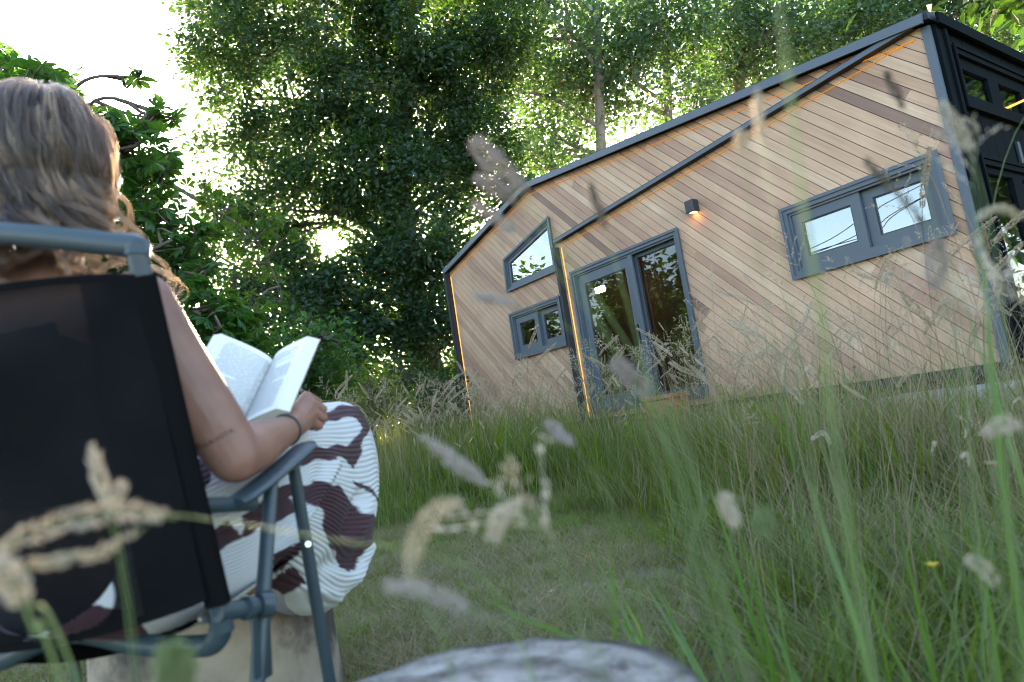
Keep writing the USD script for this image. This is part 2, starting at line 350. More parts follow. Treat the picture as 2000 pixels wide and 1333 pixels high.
# ------------------------------------------------------------------ ground
def ground_z(x, y):
    x, y = np.asarray(x, float), np.asarray(y, float)
    p = np.stack([x * .8, y * .8, np.zeros_like(x)], -1)
    r = np.hypot(x, y)
    return (meshkit.fbm(p, 3, 3) - .5) * .07 + .05 * np.clip((y - 4) / 6, 0, 1) - 0.012 * np.clip(r - 14, 0, 100)
gx = np.concatenate([np.linspace(-320, -16, 24), np.linspace(-15.8, 15.8, 240), np.linspace(16, 320, 24)])
gy = np.concatenate([np.linspace(-320, -7, 24), np.linspace(-6.9, 24, 230), np.linspace(24.2, 320, 24)])
X, Y = np.meshgrid(gx, gy); Z = ground_z(X, Y)
V = np.stack([X, Y, Z], -1).reshape(-1, 3); nx = len(gx)
I = (np.arange(len(gy) - 1)[:, None] * nx + np.arange(nx - 1)[None]).ravel()
soil = noisy('meadow_soil', [(.3, (.08, .085, .04)), (.5, (.14, .13, .07)), (.7, (.22, .19, .11))], scale=2.6, rough=.95, bump=.5, dist=.02, detail=8.)
gr = part(None, 'ground', (V, np.stack([I, I + 1, I + nx + 1, I + nx], 1)), soil, smooth=True); tag(gr, kind='structure')
# ------------------------------------------------------------------ trees
bark_oak = noisy('oak_bark', [(.3, (.05, .036, .028)), (.7, (.13, .10, .08))], scale=7., rough=.9, stretch=(1, 1, .3), bump=.7, dist=.03)
bark_pale = noisy('poplar_bark', [(.3, (.13, .10, .08)), (.7, (.30, .25, .20))], scale=6., rough=.85, stretch=(1, 1, .4), bump=.6, dist=.02)
leaf_oak = leafy('oak_leaf', [(0, (.020, .048, .025)), (.6, (.033, .068, .030)), (1, (.056, .094, .033))], (3.4, 3.3, .5), .42, .40)
leaf_pop = leafy('poplar_leaf', [(0, (.050, .096, .068)), (.5, (.075, .128, .086)), (1, (.11, .16, .075))], (2.4, 2.5, .5), .42, .36)
leaf_chest = leafy('chestnut_leaf', [(0, (.034, .09, .024)), (.6, (.055, .125, .030)), (1, (.085, .16, .034))], (2.6, 2.6, .55), .42, .40)
leaf_shrub = leafy('shrub_leaf', [(0, (.040, .09, .022)), (.6, (.075, .13, .028)), (1, (.13, .18, .035))], (2.2, 2.2, .5), .45, .45)
leaf_gold = leafy('gold_leaf', [(0, (.10, .15, .025)), (.6, (.17, .21, .035)), (1, (.26, .27, .05))], (2.0, 1.9, .5), .45, .45)
KITE = (np.array([(0, 0, 0), (.30, .50, .07), (0, 1, -.04), (-.30, .50, .07)]), np.array([(0, 1, 2), (0, 2, 3)]))
HEART = (np.array([(0, 0, 0), (.40, .18, .06), (.36, .52, .05), (0, 1.0, -.08), (-.36, .52, .05), (-.40, .18, .06)]), np.array([(0, 1, 2), (0, 2, 3), (0, 3, 4), (0, 4, 5)]))
OBOV = (np.array([(0, 0, 0), (.09, .30, .03), (.21, .68, .03), (0, 1.0, -.10), (-.21, .68, .03), (-.09, .30, .03)]), np.array([(0, 1, 2), (0, 2, 3), (0, 3, 4), (0, 4, 5)]))
def leaves(P, N, A, size, shape):
    """one leaf per point: N face normal, A growing direction"""
    v, f = shape; A = A - N * (A * N).sum(1, keepdims=True); A /= np.maximum(np.linalg.norm(A, axis=1, keepdims=True), 1e-9); B = np.cross(A, N)
    s = np.asarray(size)[:, None, None]
    W = P[:, None] + s * (v[None, :, 0, None] * B[:, None] + v[None, :, 1, None] * A[:, None] + v[None, :, 2, None] * N[:, None])
    F = (np.arange(len(P)) * len(v))[:, None, None] + f[None]
    return W.reshape(-1, 3), F.reshape(-1, 3)
def rdir(rng, n):
    d = rng.normal(size=(n, 3)); return d / np.linalg.norm(d, axis=1, keepdims=True)
SUNPX = np.array([645.0, 485.0])
def keep_gap(P, r0=19, r1=36):
    """the small ragged opening in the crown that the low sun shines through"""
    q = project(P) - SUNPX; d = np.hypot(q[:, 0], q[:, 1]); th = np.arctan2(q[:, 1], q[:, 0])
    R = r0 + 9 * np.sin(3 * th + 1) + 7 * np.sin(5 * th + 2.2) + np.where(q[:, 1] < 0, 10, 0)
    h = meshkit.noise(P * 4.0, 17)
    return (d > R) & ((d > r1) | (h > .42 * (r1 - d) / (r1 - R).clip(8)))
def crown(lobes, rng, clumps, per, spread, size, shape, gapiness=.36, droop=.35, flat=.6, noise_scale=1.1, seed=1):
    """lobes: (centre, radius). Returns a mesh of separate leaves and the clump centres"""
    CP, CN = [], []
    for c, r in lobes:
        n = int(clumps * (r ** 2)); d = rdir(rng, n); rad = r * rng.uniform(.25, 1.0, n) ** .55
        p = c + d * rad[:, None] * np.array([1, 1, .9]); CP.append(p); CN.append(d)
    CP, CN = np.vstack(CP), np.vstack(CN)
    k = meshkit.fbm(CP * noise_scale, 3, seed) > gapiness; CP, CN = CP[k], CN[k]
    n = len(CP); a = rng.normal(size=(n, per, 3)) * spread; tilt = unit(np.array([0, 0, 1.0])) + CN * .5 + rng.normal(size=CN.shape) * .35
    tilt /= np.linalg.norm(tilt, axis=1, keepdims=True)
    a -= (1 - flat) * (a @ tilt[:, :, None]) * tilt[:, None, :]
    P = (CP[:, None] + a).reshape(-1, 3); T = np.repeat(tilt, per, 0)
    N = T * .9 + rng.normal(size=P.shape) * .6; N /= np.linalg.norm(N, axis=1, keepdims=True)
    A = a.reshape(-1, 3) / spread + rng.normal(size=P.shape) * .6 - np.array([0, 0, droop])
    s = size * rng.uniform(.65, 1.25, len(P))
    return P, N, A, s, CP
def limb_mesh(rng, trunk, radii, lobes, tips, k=7, sub=9, th=.16):
    """trunk, a limb to each lobe, twigs to the leaf clumps"""
    ms = [tube(bez(trunk, 24), np.interp(np.linspace(0, 1, len(bez(trunk, 24))), np.linspace(0, 1, len(radii)), radii), 12)]
    tr = np.asarray(trunk, float); dense = bez(tr, 40)
    tree = cKDTree(tips) if len(tips) else None
    for c, r in lobes:
        low = dense[dense[:, 2] < c[2] - .25 * np.linalg.norm(c[:2] - dense[np.abs(dense[:, 2] - c[2]).argmin(), :2])]
        b = low[-1] if len(low) else dense[len(dense) // 3]
        L = np.linalg.norm(c - b)
        for _ in range(12):
            mid = (b + c) / 2 + rng.normal(size=3) * .09 * L + np.array([0, 0, .10 * L]); pts = bez([b, mid, c], 14)
            if np.hypot(*(project(bez([b, mid, c], 60)) - SUNPX).T).min() > 34: break
        else: continue
        ms.append(tube(pts, np.linspace(min(th, .05 * L + .02, .012 + .10 * r), min(.022, .006 + .05 * r), len(pts)), k))
        if tree is not None:
            idx = tree.query_ball_point(c, r * .95); rng.shuffle(idx)
            for t in idx[:sub]:
                q = pts[rng.integers(len(pts) // 2, len(pts))]; e = tips[t]; m = (q + e) / 2 + rng.normal(size=3) * .06
                if np.hypot(*(project(bez([q, m, e], 12)) - SUNPX).T).min() < 26: continue
                ms.append(tube(bez([q, m, e], 6), np.linspace(.020, .006, len(bez([q, m, e], 6))), 4, cap=False))
    return join(ms)
def tree_from_px(name, label, cat, group, lobes_px, depth, trunk, radii, bark, leafm, rng, gap=True, th=.16, sub=9, djit=.8, **kw):
    lobes = []
    for l in lobes_px:
        dd = depth + (l[3] if len(l) > 3 else rng.uniform(-djit, djit)); lobes.append((at(l[0], l[1], dd), l[2] * dd / FPX))
    trunk = np.asarray(trunk, float); base = trunk[0].copy()
    t = thing(name, label, cat, group, loc=base)
    P, N, A, s, CP = crown(lobes, rng, **kw)
    if gap:
        k = keep_gap(P); P, N, A, s = P[k], N[k], A[k], s[k]; CP = CP[keep_gap(CP, 30, 31)]
    shape = kw['shape']; v, f = leaves(P, N, A, s, shape)
    tm = limb_mesh(rng, trunk, radii, lobes, CP, th=th, sub=sub)
    part(t, 'trunk', (tm[0] - base, tm[1]), bark, smooth=True)
    part(t, 'crown', (v - base, f), leafm)
    return t
rng = np.random.default_rng(11)
# the big dark oak behind the house's far end
OAK = [(470, 80, 105), (440, 10, 80), (560, 30, 120), (690, 50, 130), (810, 70, 130), (905, 150, 110), (600, 165, 105), (720, 175, 115), (850, 230, 120), (935, 290, 95), (480, 195, 80), (440, 285, 55), (540, 285, 85),
       (640, 300, 95), (760, 325, 115), (880, 375, 105), (985, 350, 70), (1010, 400, 60), (460, 375, 75), (560, 410, 85), (700, 430, 95), (815, 465, 105), (905, 500, 80), (760, 560, 105), (850, 610, 95), (640, 570, 70), (715, 660, 95),
       (830, 710, 90), (590, 620, 55), (900, 640, 60), (480, 470, 50), (600, -90, 150), (780, -110, 160), (950, -60, 130), (980, 60, 80), (660, 700, 60), (400, 120, 40), (890, 760, 60), (600, 475, 62), (700, 520, 60), (625, 560, 58), (560, 500, 45), (655, 410, 66), (580, 560, 45), (670, 610, 60), (425, 420, 50), (405, 490, 55), (450, 560, 55), (500, 600, 50), (520, 540, 45)]
oak_base = np.array([-2.0, 15.2, -.1]); oak_top = at(800, -150, 15.0)
tree_from_px('oak_tree', 'tall dark green oak with the low sun glinting through its crown', 'tree', None, OAK, 14.2,
             [oak_base, [-1.95, 15.1, 2.0], at(775, 420, 15.0), at(790, 150, 15.0), oak_top], [.42, .36, .32, .24, .10], bark_oak, leaf_oak, rng,
             clumps=165, per=26, spread=.17, size=.118, shape=KITE, gapiness=.432, noise_scale=1.35, seed=4)
# pale green poplars behind the house
kwp = dict(clumps=86, per=14, spread=.26, size=.125, shape=HEART, gapiness=.40, noise_scale=.9)
def poplar(label, lobes, depth, x0, x1, seed, rad=.20, y1=-160):
    r = np.random.default_rng(seed); b = at(x0, 900, depth); b[2] = -.2
    m = at(x0 + (x1 - x0) * .6, 250, depth); top = at(x1, y1, depth)
    return tree_from_px('poplar_tree', label, 'tree', 'pale poplars behind the house', lobes, depth, [b, (b + m) / 2 + [.1, 0, 0], m, (m + top) / 2, top], [rad, rad * .9, rad * .8, rad * .6, rad * .3], bark_pale, leaf_pop, r,
                        gap=False, th=.07, sub=14, djit=1.6, seed=seed, **kwp)
poplar('loose grey-green poplar right of the oak, above the lowest part of the roof', [(830, 10, 90), (920, 40, 85), (1000, 110, 90), (1090, 60, 110), (1060, 170, 95), (1140, 200, 85), (1090, 270, 70), (1040, 310, 60), (1150, 130, 100), (1020, 0, 90), (960, 180, 60), (1120, 290, 50), (1000, 300, 60)], 18.0, 1190, 1160, 21, .17)
poplar('poplar with bare pale limbs behind the middle of the roof', [(1200, 60, 110), (1240, 150, 95), (1290, 40, 110), (1190, 220, 70), (1330, 120, 90), (1290, 200, 60), (1400, 60, 90), (1220, -40, 100), (1360, 190, 50)], 19.0, 1330, 1290, 22, .16)
poplar('poplar with a stout brown trunk rising over the roof between two thin ones', [(1420, 110, 80), (1390, 170, 60), (1440, 20, 90), (1500, 80, 85), (1540, 130, 60), (1480, 150, 50), (1500, -30, 90), (1560, 50, 80)], 20.0, 1450, 1441, 23, .22)
poplar('poplar behind the roof just left of its highest corner', [(1600, 20, 100), (1650, 80, 75), (1590, 110, 50), (1690, 30, 90), (1730, 60, 60), (1660, -50, 100), (1750, 0, 80)], 20.5, 1600, 1620, 24, .19)
poplar('sunlit yellow-green poplar beyond the dark end of the house', [(1790, 10, 70), (1860, 30, 80), (1920, 60, 90), (1980, 110, 90), (1900, -40, 100), (2000, 10, 100), (2060, 80, 110), (1960, 160, 70), (2080, 180, 110)], 19.5, 1990, 1960, 25, .19)
# horse chestnut on the left
def palmate(P, rng, size, N=None):
    n = len(P); N = rng.normal(size=(n, 3)) * .45 + np.array([0, 0, 1.0]) if N is None else N; N /= np.linalg.norm(N, axis=1, keepdims=True)
    A = rng.normal(size=(n, 3)); A[:, 2] -= .3; A -= N * (A * N).sum(1, keepdims=True); A /= np.linalg.norm(A, axis=1, keepdims=True); B = np.cross(N, A)
    ps, ns, as_, ss = [], [], [], []; s = size * rng.uniform(.6, 1.15, n)
    for j, ang in enumerate(np.radians([-75, -38, 0, 38, 75])):
        d = A * math.cos(ang) + B * math.sin(ang); ps.append(P); as_.append(d - N * .30); ns.append(N + d * .28 + rng.normal(size=(n, 3)) * .12); ss.append(s * (1 - .3 * abs(ang)))
    N2 = np.vstack(ns); N2 /= np.linalg.norm(N2, axis=1, keepdims=True)
    return leaves(np.vstack(ps), N2, np.vstack(as_), np.concatenate(ss), OBOV)
def chestnut(name, label, cat, lobes_px, depth, trunk, radii, seed, density=150, size=.19, leafm=leaf_chest, djit=.6, group=None, gapiness=.40):
    r = np.random.default_rng(seed); lobes = []
    for l in lobes_px:
        dd = depth + (l[3] if len(l) > 3 else r.uniform(-djit, djit)); lobes.append((at(l[0], l[1], dd), l[2] * dd / FPX))
    base = np.asarray(trunk[0], float); t = thing(name, label, cat, group, loc=base)
    CP = []
    for c, rr in lobes:
        n = max(8, int(density * rr * rr * 4)); CP.append(c + rdir(r, n) * (rr * r.uniform(.2, 1, n) ** .5)[:, None])
    CP = np.vstack(CP); CP = CP[meshkit.fbm(CP * 1.7, 3, seed) > gapiness]; CP = CP[keep_gap(CP)]
    v, f = palmate(CP, r, size); tm = limb_mesh(r, trunk, radii, lobes, CP, th=.035, sub=16)
    part(t, 'trunk', (tm[0] - base, tm[1]), bark_oak, smooth=True)
    # the leaves that show largest are built one by one, the rest of the crown follows as one mass
    n = len(CP); q = project(CP); vis = (q[:, 0] > 190) & (q[:, 0] < 560) & (q[:, 1] > 110) & (q[:, 1] < 720); d_ = np.where(vis, (CP - CAM) @ FW, 99.0); near = set(np.argsort(d_)[:280].tolist())
    vv, ff = v.reshape(5, n, 6, 3), OBOV[1]; rest = np.array([k for k in range(n) if k not in near])
    for k in sorted(near): part(t, 'leaf', join([(vv[j, k] - base, ff) for j in range(5)]), leafm)
    w = vv[:, rest].reshape(-1, 6, 3); part(t, 'crown', (w.reshape(-1, 3) - base, (np.arange(len(w))[:, None, None] * 6 + ff[None]).reshape(-1, 3)), leafm, kind='stuff')
    return t
chestnut('chestnut_tree', 'leafy horse chestnut with hand-shaped leaves behind the reader\'s head', 'tree',
         [(-60, 200, 130), (40, 190, 95), (130, 215, 75), (60, 130, 30), (120, 160, 30), (200, 262, 60), (265, 285, 58), (150, 330, 120), (280, 360, 70), (310, 410, 55), (180, 450, 130), (300, 480, 90), (340, 560, 85), (390, 610, 70),
          (260, 600, 120), (430, 640, 60), (470, 670, 50), (360, 680, 70), (90, 560, 150), (295, 245, 22), (270, 150, 18), (310, 210, 16), (345, 235, 18), (320, 320, 34), (20, 330, 120), (200, 520, 120), (60, 700, 170), (220, 720, 130), (380, 760, 90), (330, 640, 90), (480, 740, 70), (440, 580, 40), (120, 850, 150), (300, 850, 110), (430, 820, 80), (-100, 500, 200), (-100, 800, 220), (385, 480, 55), (350, 545, 50), (420, 600, 50), (335, 470, 40), (470, 640, 50), (400, 540, 40)], 7.0,
         [(-4.4, 7.6, -.05), (-4.35, 7.5, 1.2), at(120, 420, 7.4), at(90, 250, 7.3)], [.17, .15, .11, .05], 31)
def bough(name, label, cat, lobes_px, depth, spine, seed, size, leafm):
    r = np.random.default_rng(seed); base = np.asarray(spine[0], float); t = thing(name, label, cat, None, loc=base); sp = bez(spine, 40); CP, ms = [], [tube(sp, np.linspace(.045, .008, len(sp)), 7)]
    for l in lobes_px:
        dd = depth + r.uniform(-.5, .5); c = at(l[0], l[1], dd); rr = l[2] * dd / FPX; n = max(8, int(300 * rr * rr))
        p = c + rdir(r, n) * (rr * r.uniform(.2, 1, n) ** .5)[:, None]; CP.append(p); q = sp[np.linalg.norm(sp - c, axis=1).argmin()]; ms.append(tube(bez([q, (q + c) / 2 + [0, 0, .05], c], 8), np.linspace(.018, .008, len(bez([q, q, c], 8))), 5, cap=False))
        for e in p[:10]: ms.append(tube(bez([c, (c + e) / 2 + [0, 0, .02], e], 5), .005, 3, cap=False))
    CP = np.vstack(CP); CP = CP[keep_gap(CP, 24, 60)]; v, f = palmate(CP, r, size); tm = join(ms)
    part(t, 'branch', (tm[0] - base, tm[1]), bark_oak, smooth=True); part(t, 'foliage', (v - base, f), leafm)
bough('maple_bough', 'bright green low bough hanging in front of the oak left of the sun', 'bough',
      [(400, 370, 42), (450, 410, 40), (500, 420, 38), (545, 440, 30), (480, 480, 42), (520, 530, 35), (430, 460, 40), (575, 455, 18), (455, 540, 36), (500, 590, 32), (550, 590, 24)], 9.0,
      [at(150, 330, 9.3), at(300, 350, 9.2), at(400, 400, 9.0), at(500, 470, 9.0), at(545, 560, 9.0)], 32, .15, leaf_shrub)
# undergrowth behind the book and under the oak
def shrub(label, lobes, depth, seed, leafm, size=.075, clumps=330, per=16, group='shrubs along the far edge of the meadow'):
    r = np.random.default_rng(seed); b = at(lobes[0][0], lobes[0][1], depth); b[2] = 0
    return tree_from_px('shrub', label, 'shrub', group, lobes, depth, [b, b + [0, 0, .4], at(lobes[0][0], lobes[0][1], depth)], [.05, .04, .02], bark_oak, leafm, r,
                        gap=True, th=.025, sub=20, djit=.5, clumps=clumps, per=per, spread=.14, size=size, shape=KITE, gapiness=.40, noise_scale=1.6, seed=seed)
shrub('dark green bush with broad leaves right behind the open book', [(560, 700, 70), (620, 720, 70), (640, 660, 45), (520, 740, 60), (580, 770, 70)], 8.6, 41, leaf_chest, .10, 260)
shrub('sunlit yellow-green bush right of the book beyond the tall grass', [(720, 770, 55), (680, 800, 50), (765, 790, 45), (640, 800, 40)], 9.6, 42, leaf_gold)
shrub('low shaded bush at the foot of the oak beside the house', [(830, 790, 60), (790, 740, 50), (870, 770, 50), (900, 800, 60)], 11.5, 43, leaf_oak)
shrub('dark thicket under the oak left of the sun', [(480, 640, 70), (560, 640, 60), (440, 700, 80), (620, 640, 50), (520, 720, 80), (690, 720, 60)], 12.5, 44, leaf_oak, .10, 200)
shrub('hazy green bushes far behind, low between oak and house', [(820, 800, 90), (740, 800, 80), (660, 800, 80), (900, 780, 70), (580, 800, 80)], 18.0, 45, leaf_shrub, .14, 110, 14)
# a belt of trees far behind closes the view under the crowns; more stand out of frame to the left and behind, seen in the window panes
def far_tree(label, x, y, h, w, seed, leafm=leaf_oak, dens=26, size=.30, group='trees standing round the meadow'):
    r = np.random.default_rng(seed); base = np.array([x, y, -.3]); lobes = []
    for k in range(9):
        a = r.uniform(0, 6.28); rr = w * r.uniform(.0, .62); z = h * r.uniform(.30, .82); lobes.append((base + [rr * math.cos(a), rr * math.sin(a), z], w * r.uniform(.36, .55)))
    P, N, A, s, CP = crown(lobes, r, dens, 12, .38, size, KITE, .38, noise_scale=.7, seed=seed); k = keep_gap(P, 24, 60); v, f = leaves(P[k], N[k], A[k], s[k], KITE)
    t = thing('field_tree', label, 'tree', group, loc=base)
    tm = limb_mesh(r, [base, base + [0, 0, h * .5], base + [.2, 0, h * .85]], [w * .09, w * .07, .04], lobes, CP, th=.14, sub=3)
    part(t, 'trunk', (tm[0] - base, tm[1]), bark_oak, smooth=True); part(t, 'crown', (v - base, f), leafm); return t
far_tree('far dark tree low behind the oak, left of its trunk', -6.5, 25, 4.6, 3.0, 51)
far_tree('far dark tree seen low between the oak and the house', -.4, 25, 4.6, 3.2, 52)
far_tree('far tree behind the reader\'s knee and book', -11.5, 24, 4.6, 3.4, 53)
far_tree('round tree out in the meadow left of the view, mirrored in the door glass', -14.0, 9.4, 6.3, 2.7, 54, size=.26, dens=40)
far_tree('broad tree out in the meadow left of the view, mirrored in the slanted window', -15.5, 14.6, 7.4, 2.6, 55, size=.26, dens=40)
far_tree('small tree out in the meadow left of the view, mirrored in the low window', -14.6, 7.0, 3.0, 2.0, 56, size=.26, dens=34)
for k, (x, y, h, w) in enumerate(((13.0, 9.0, 10.0, 4.6),)):
    far_tree(('tall tree right of the view beside the dark end of the house', 'tall tree in the hedge row right of the view', 'tree right of the view, nearest to the lens')[k], x, y, h, w, 61 + k, size=.34, dens=34)
# overhead cables mirrored in the wide window
wire_m = mat('cable', (.02, .02, .02), .5)
for k, (za, zb, zc) in enumerate(((6.10, 5.22, 4.95), (6.12, 5.42, 4.90), (6.52, 5.92, 5.10))):
    p = bez([(-17, -10, zc + 4.2), (-17, 0, za), (-17, 1.8, zb), (-17, 3.95, zc), (-17, 9, 4.2 + .12 * k), (-17, 17, 4.9 + .12 * k)], 60)
    tag(part(None, 'overhead_cable', tube(p, .016, 5), wire_m), ('lowest', 'middle', 'highest')[k] + ' of the three sagging black cables mirrored in the wide window', 'cable', 'cables mirrored in the window')
# ------------------------------------------------------------------ grass
blade_m = leafy('grass_blade', [(0, (.085, .125, .018)), (.34, (.205, .255, .035)), (.50, (.33, .33, .065)), (.64, (.48, .41, .15)), (1, (.64, .53, .28))], (1.9, 1.9, .7), .42, .45)
blade_fresh = leafy('grass_blade_fresh', [(0, (.11, .165, .020)), (.5, (.235, .30, .036)), (1, (.38, .41, .06))], (1.9, 1.9, .7), .42, .42)
straw_m = leafy('grass_straw', [(0, (.30, .235, .14)), (.5, (.46, .375, .24)), (1, (.60, .51, .36))], (1.2, 1.1, .9), .35, .6)
seed_m = leafy('grass_seed', [(0, (.48, .40, .28)), (.5, (.60, .52, .38)), (1, (.70, .63, .48))], (1.2, 1.1, .9), .35, .65)
mown_m = leafy('mown_blade', [(0, (.15, .18, .035)), (.26, (.27, .28, .065)), (.40, (.42, .35, .13)), (.6, (.58, .46, .23)), (1, (.72, .60, .36))], (1.6, 1.6, .7), .35, .55)
def ribbon(base, d0, bend, length, width, segs, N=None, taper=.6):
    """many curved blades at once: start points, starting directions, bending directions"""
    n = len(base); t = np.linspace(0, 1, segs + 1)
    P = base[:, None] + d0[:, None] * (length[:, None] * t)[..., None] + bend[:, None] * (length[:, None] * t ** 2.2)[..., None]
    T = np.gradient(P, axis=1); T /= np.linalg.norm(T, axis=2, keepdims=True)
    ref = np.cross(d0, bend + 1e-6); ref /= np.maximum(np.linalg.norm(ref, axis=1, keepdims=True), 1e-9)
    S = ref[:, None] * np.ones((1, segs + 1, 1)); w = width[:, None] * (1 - t[None] ** (1 / taper) * .93) * np.minimum(1, .6 + t[None] * 3)
    V = np.stack([P - S * w[..., None] / 2, P + S * w[..., None] / 2], 2).reshape(n, -1, 3)
    i = np.arange(segs) * 2; f = np.vstack([np.stack([i, i + 1, i + 3], 1), np.stack([i, i + 3, i + 2], 1)])
    return V.reshape(-1, 3), (np.arange(n)[:, None, None] * 2 * (segs + 1) + f[None]).reshape(-1, 3), P
def tuft(rng, n, rad, hmin, hmax, w, lean=.25, bend=.5, segs=5):
    a = rng.uniform(0, 2 * np.pi, n); r = rad * np.sqrt(rng.uniform(0, 1, n)); base = np.stack([r * np.cos(a), r * np.sin(a), np.full(n, -.02)], 1)
    b = rng.uniform(0, 2 * np.pi, n); d0 = np.stack([np.cos(b) * lean * rng.uniform(0, 1, n), np.sin(b) * lean * rng.uniform(0, 1, n), np.ones(n)], 1)
    c = b + rng.normal(size=n) * .8; k = bend * rng.uniform(.1, 1, n); bd = np.stack([np.cos(c) * k, np.sin(c) * k, -.45 * k], 1)
    v, f, P = ribbon(base, d0, bd, rng.uniform(hmin, hmax, n), w * rng.uniform(.6, 1.3, n), segs); return v, f
def spikelets(P, D, size, width):
    """slender four-sided seeds along directions D"""
    n = len(P); D = D / np.linalg.norm(D, axis=1, keepdims=True); a = np.cross(D, [.3, .2, .93]); a /= np.maximum(np.linalg.norm(a, axis=1, keepdims=True), 1e-9); b = np.cross(D, a)
    s, w = np.asarray(size)[:, None], np.asarray(width)[:, None]
    V = np.stack([P, P + D * s * .4 + a * w, P + D * s * .4 - a * .5 * w + b * .87 * w, P + D * s * .4 - a * .5 * w - b * .87 * w, P + D * s], 1).reshape(-1, 3)
    f = np.array([(0, 2, 1), (0, 3, 2), (0, 1, 3), (4, 1, 2), (4, 2, 3), (4, 3, 1)])
    return V, (np.arange(n)[:, None, None] * 5 + f[None]).reshape(-1, 3)
def head(rng, pts, kind, scale=1.0):
    """seed head along a curve: 'spike' is tight, 'plume' soft and full, 'panicle' open with side branches"""
    pts = np.asarray(pts, float); L = np.linalg.norm(np.diff(pts, axis=0), axis=1).sum(); t, A, B = frames(pts); ms = []
    if kind in ('spike', 'plume'):
        n = int((170 if kind == 'spike' else 330) * max(.6, L / .09)); u = rng.uniform(0, 1, n) ** .9; x = u * (len(pts) - 1); i = x.astype(int).clip(0, len(pts) - 2); fr = (x - i)[:, None]
        c = pts[i] * (1 - fr) + pts[i + 1] * fr; th = rng.uniform(0, 6.28, n); side = A[i] * np.cos(th)[:, None] + B[i] * np.sin(th)[:, None]
        rad = (.0035 if kind == 'spike' else .008) * scale * np.sin(np.pi * (.08 + .9 * u)) ** .6
        D = t[i] * (1.0 if kind == 'spike' else .8) + side * (.35 if kind == 'spike' else .75) + rng.normal(size=(n, 3)) * .15
        ms.append(spikelets(c + side * rad[:, None] * .6, D, rng.uniform(.004, .0068, n) * scale, rng.uniform(.0007, .0012, n) * scale))
    else:
        m = int(11 * max(.7, L / .14))
        for j in range(m):
            u = (j + .5) / m; k = int(u * (len(pts) - 1)); th = rng.uniform(0, 6.28); s = A[k] * math.cos(th) + B[k] * math.sin(th); bl = (.055 * (1 - u) + .012) * scale
            q = bez([pts[k], pts[k] + (t[k] * .7 + s * .7) * bl * .6, pts[k] + (t[k] * .8 + s * .9) * bl - np.array([0, 0, .10 * bl])], 6); ms.append(tube(q, .00035 * scale, 3, cap=False))
            n = int(4 + 9 * (1 - u)); i = rng.integers(1, len(q), n); tq = np.gradient(q, axis=0)[i]; tq /= np.linalg.norm(tq, axis=1, keepdims=True)
            ms.append(spikelets(q[i] + rng.normal(size=(n, 3)) * .0015, tq + rng.normal(size=(n, 3)) * .35, rng.uniform(.005, .009, n) * scale, rng.uniform(.0009, .0015, n) * scale))
    return join(ms)
def flower_stem(rng, h, kind):
    az = rng.uniform(0, 6.28); b = rng.uniform(.1, .4) * h; d = np.array([math.cos(az), math.sin(az), 0])
    p = bez([(0, 0, -.02), d * b * .12 + ZZ * h * .5, d * b * .45 + ZZ * h * .85, d * b + ZZ * h], 18)
    k = int(len(p) * (.80 if kind == 'spike' else .72)); return tube(p[:k + 2], np.linspace(.0013, .0007, k + 2), 3, cap=False), head(rng, p[k:], kind, 1.15)
def instancer(name, label, cat, protos, pos, rot, scale, idx):
    pi = UsdGeom.PointInstancer.Define(stage, numbered('/World/' + name)); base = str(pi.GetPath()); rel = pi.CreatePrototypesRel()
    for k, pieces in enumerate(protos):
        x = UsdGeom.Xform.Define(stage, f'{base}/tuft' + (f'_{k:03d}' if k else '')); rel.AddTarget(x.GetPath())
        for nm, me, m in pieces: usdkit.mesh(stage, str(x.GetPath()) + '/' + nm, me, m)
    pi.CreatePositionsAttr(Vt.Vec3fArray.FromNumpy(np.asarray(pos, np.float32))); pi.CreateProtoIndicesAttr(Vt.IntArray.FromNumpy(np.asarray(idx, np.int32)))
    pi.CreateOrientationsAttr(Vt.QuathArray([Gf.Quath(float(math.cos(a / 2)), 0, 0, float(math.sin(a / 2))) for a in rot]))
    pi.CreateScalesAttr(Vt.Vec3fArray.FromNumpy(np.asarray(scale, np.float32))); tag(pi, label, cat, kind='stuff'); return pi
# where the grass was cut: a patch running from the lens to the edge of the tall grass
MOWN = Polygon([(-9, -2), (-9, 3.2), (-5.0, 4.6), (-2.8, 4.9), (-1.7, 4.9), (-1.1, 4.75), (-.7, 4.9), (-.15, 4.7), (.30, 4.2), (.50, 3.4), (.50, 2.6), (.38, 1.9), (.22, 1.3), (.20, .4), (.4, -2)])
HOUSE_FOOT = Polygon([tuple(hs(-.12, 0, .06)[:2]), tuple(hs(7.6, 0, .06)[:2]), tuple(hs(7.6, 0, -2.6)[:2]), tuple(hs(-.12, 0, -2.6)[:2])])
BLOCK_FOOT = Polygon([tuple(hs(s, 0, n)[:2]) for s, n in ((-1.3, .08), (.68, .08), (.68, .56), (-1.3, .56))])
import shapely
def inside(poly, x, y): return shapely.contains_xy(poly, x, y)
rg = np.random.default_rng(77)
tall_protos = []
for k in range(8):
    tall_protos.append([('blades', tuft(rg, 24, .16, .28, .60, .0056, .34, .6, 4), blade_m), ('young_blades', tuft(rg, 11, .16, .22, .52, .0082, .35, .6, 4), blade_fresh), ('dry_blades', tuft(rg, 7, .15, .30, .62, .0026, .45, .45, 4), straw_m)])
for k in range(4):
    tall_protos.append([('blades', tuft(rg, 16, .16, .25, .55, .0042, .4, .6, 4), blade_m), ('dry_blades', tuft(rg, 24, .16, .26, .70, .0034, .55, .5, 4), straw_m)])
n = 5200; x = rg.uniform(-7, 9, n); y = rg.uniform(.9, 12.5, n); n2 = 500; x = np.r_[x, rg.uniform(.2, 2.2, n2)]; y = np.r_[y, rg.uniform(1.0, 4.5, n2)]
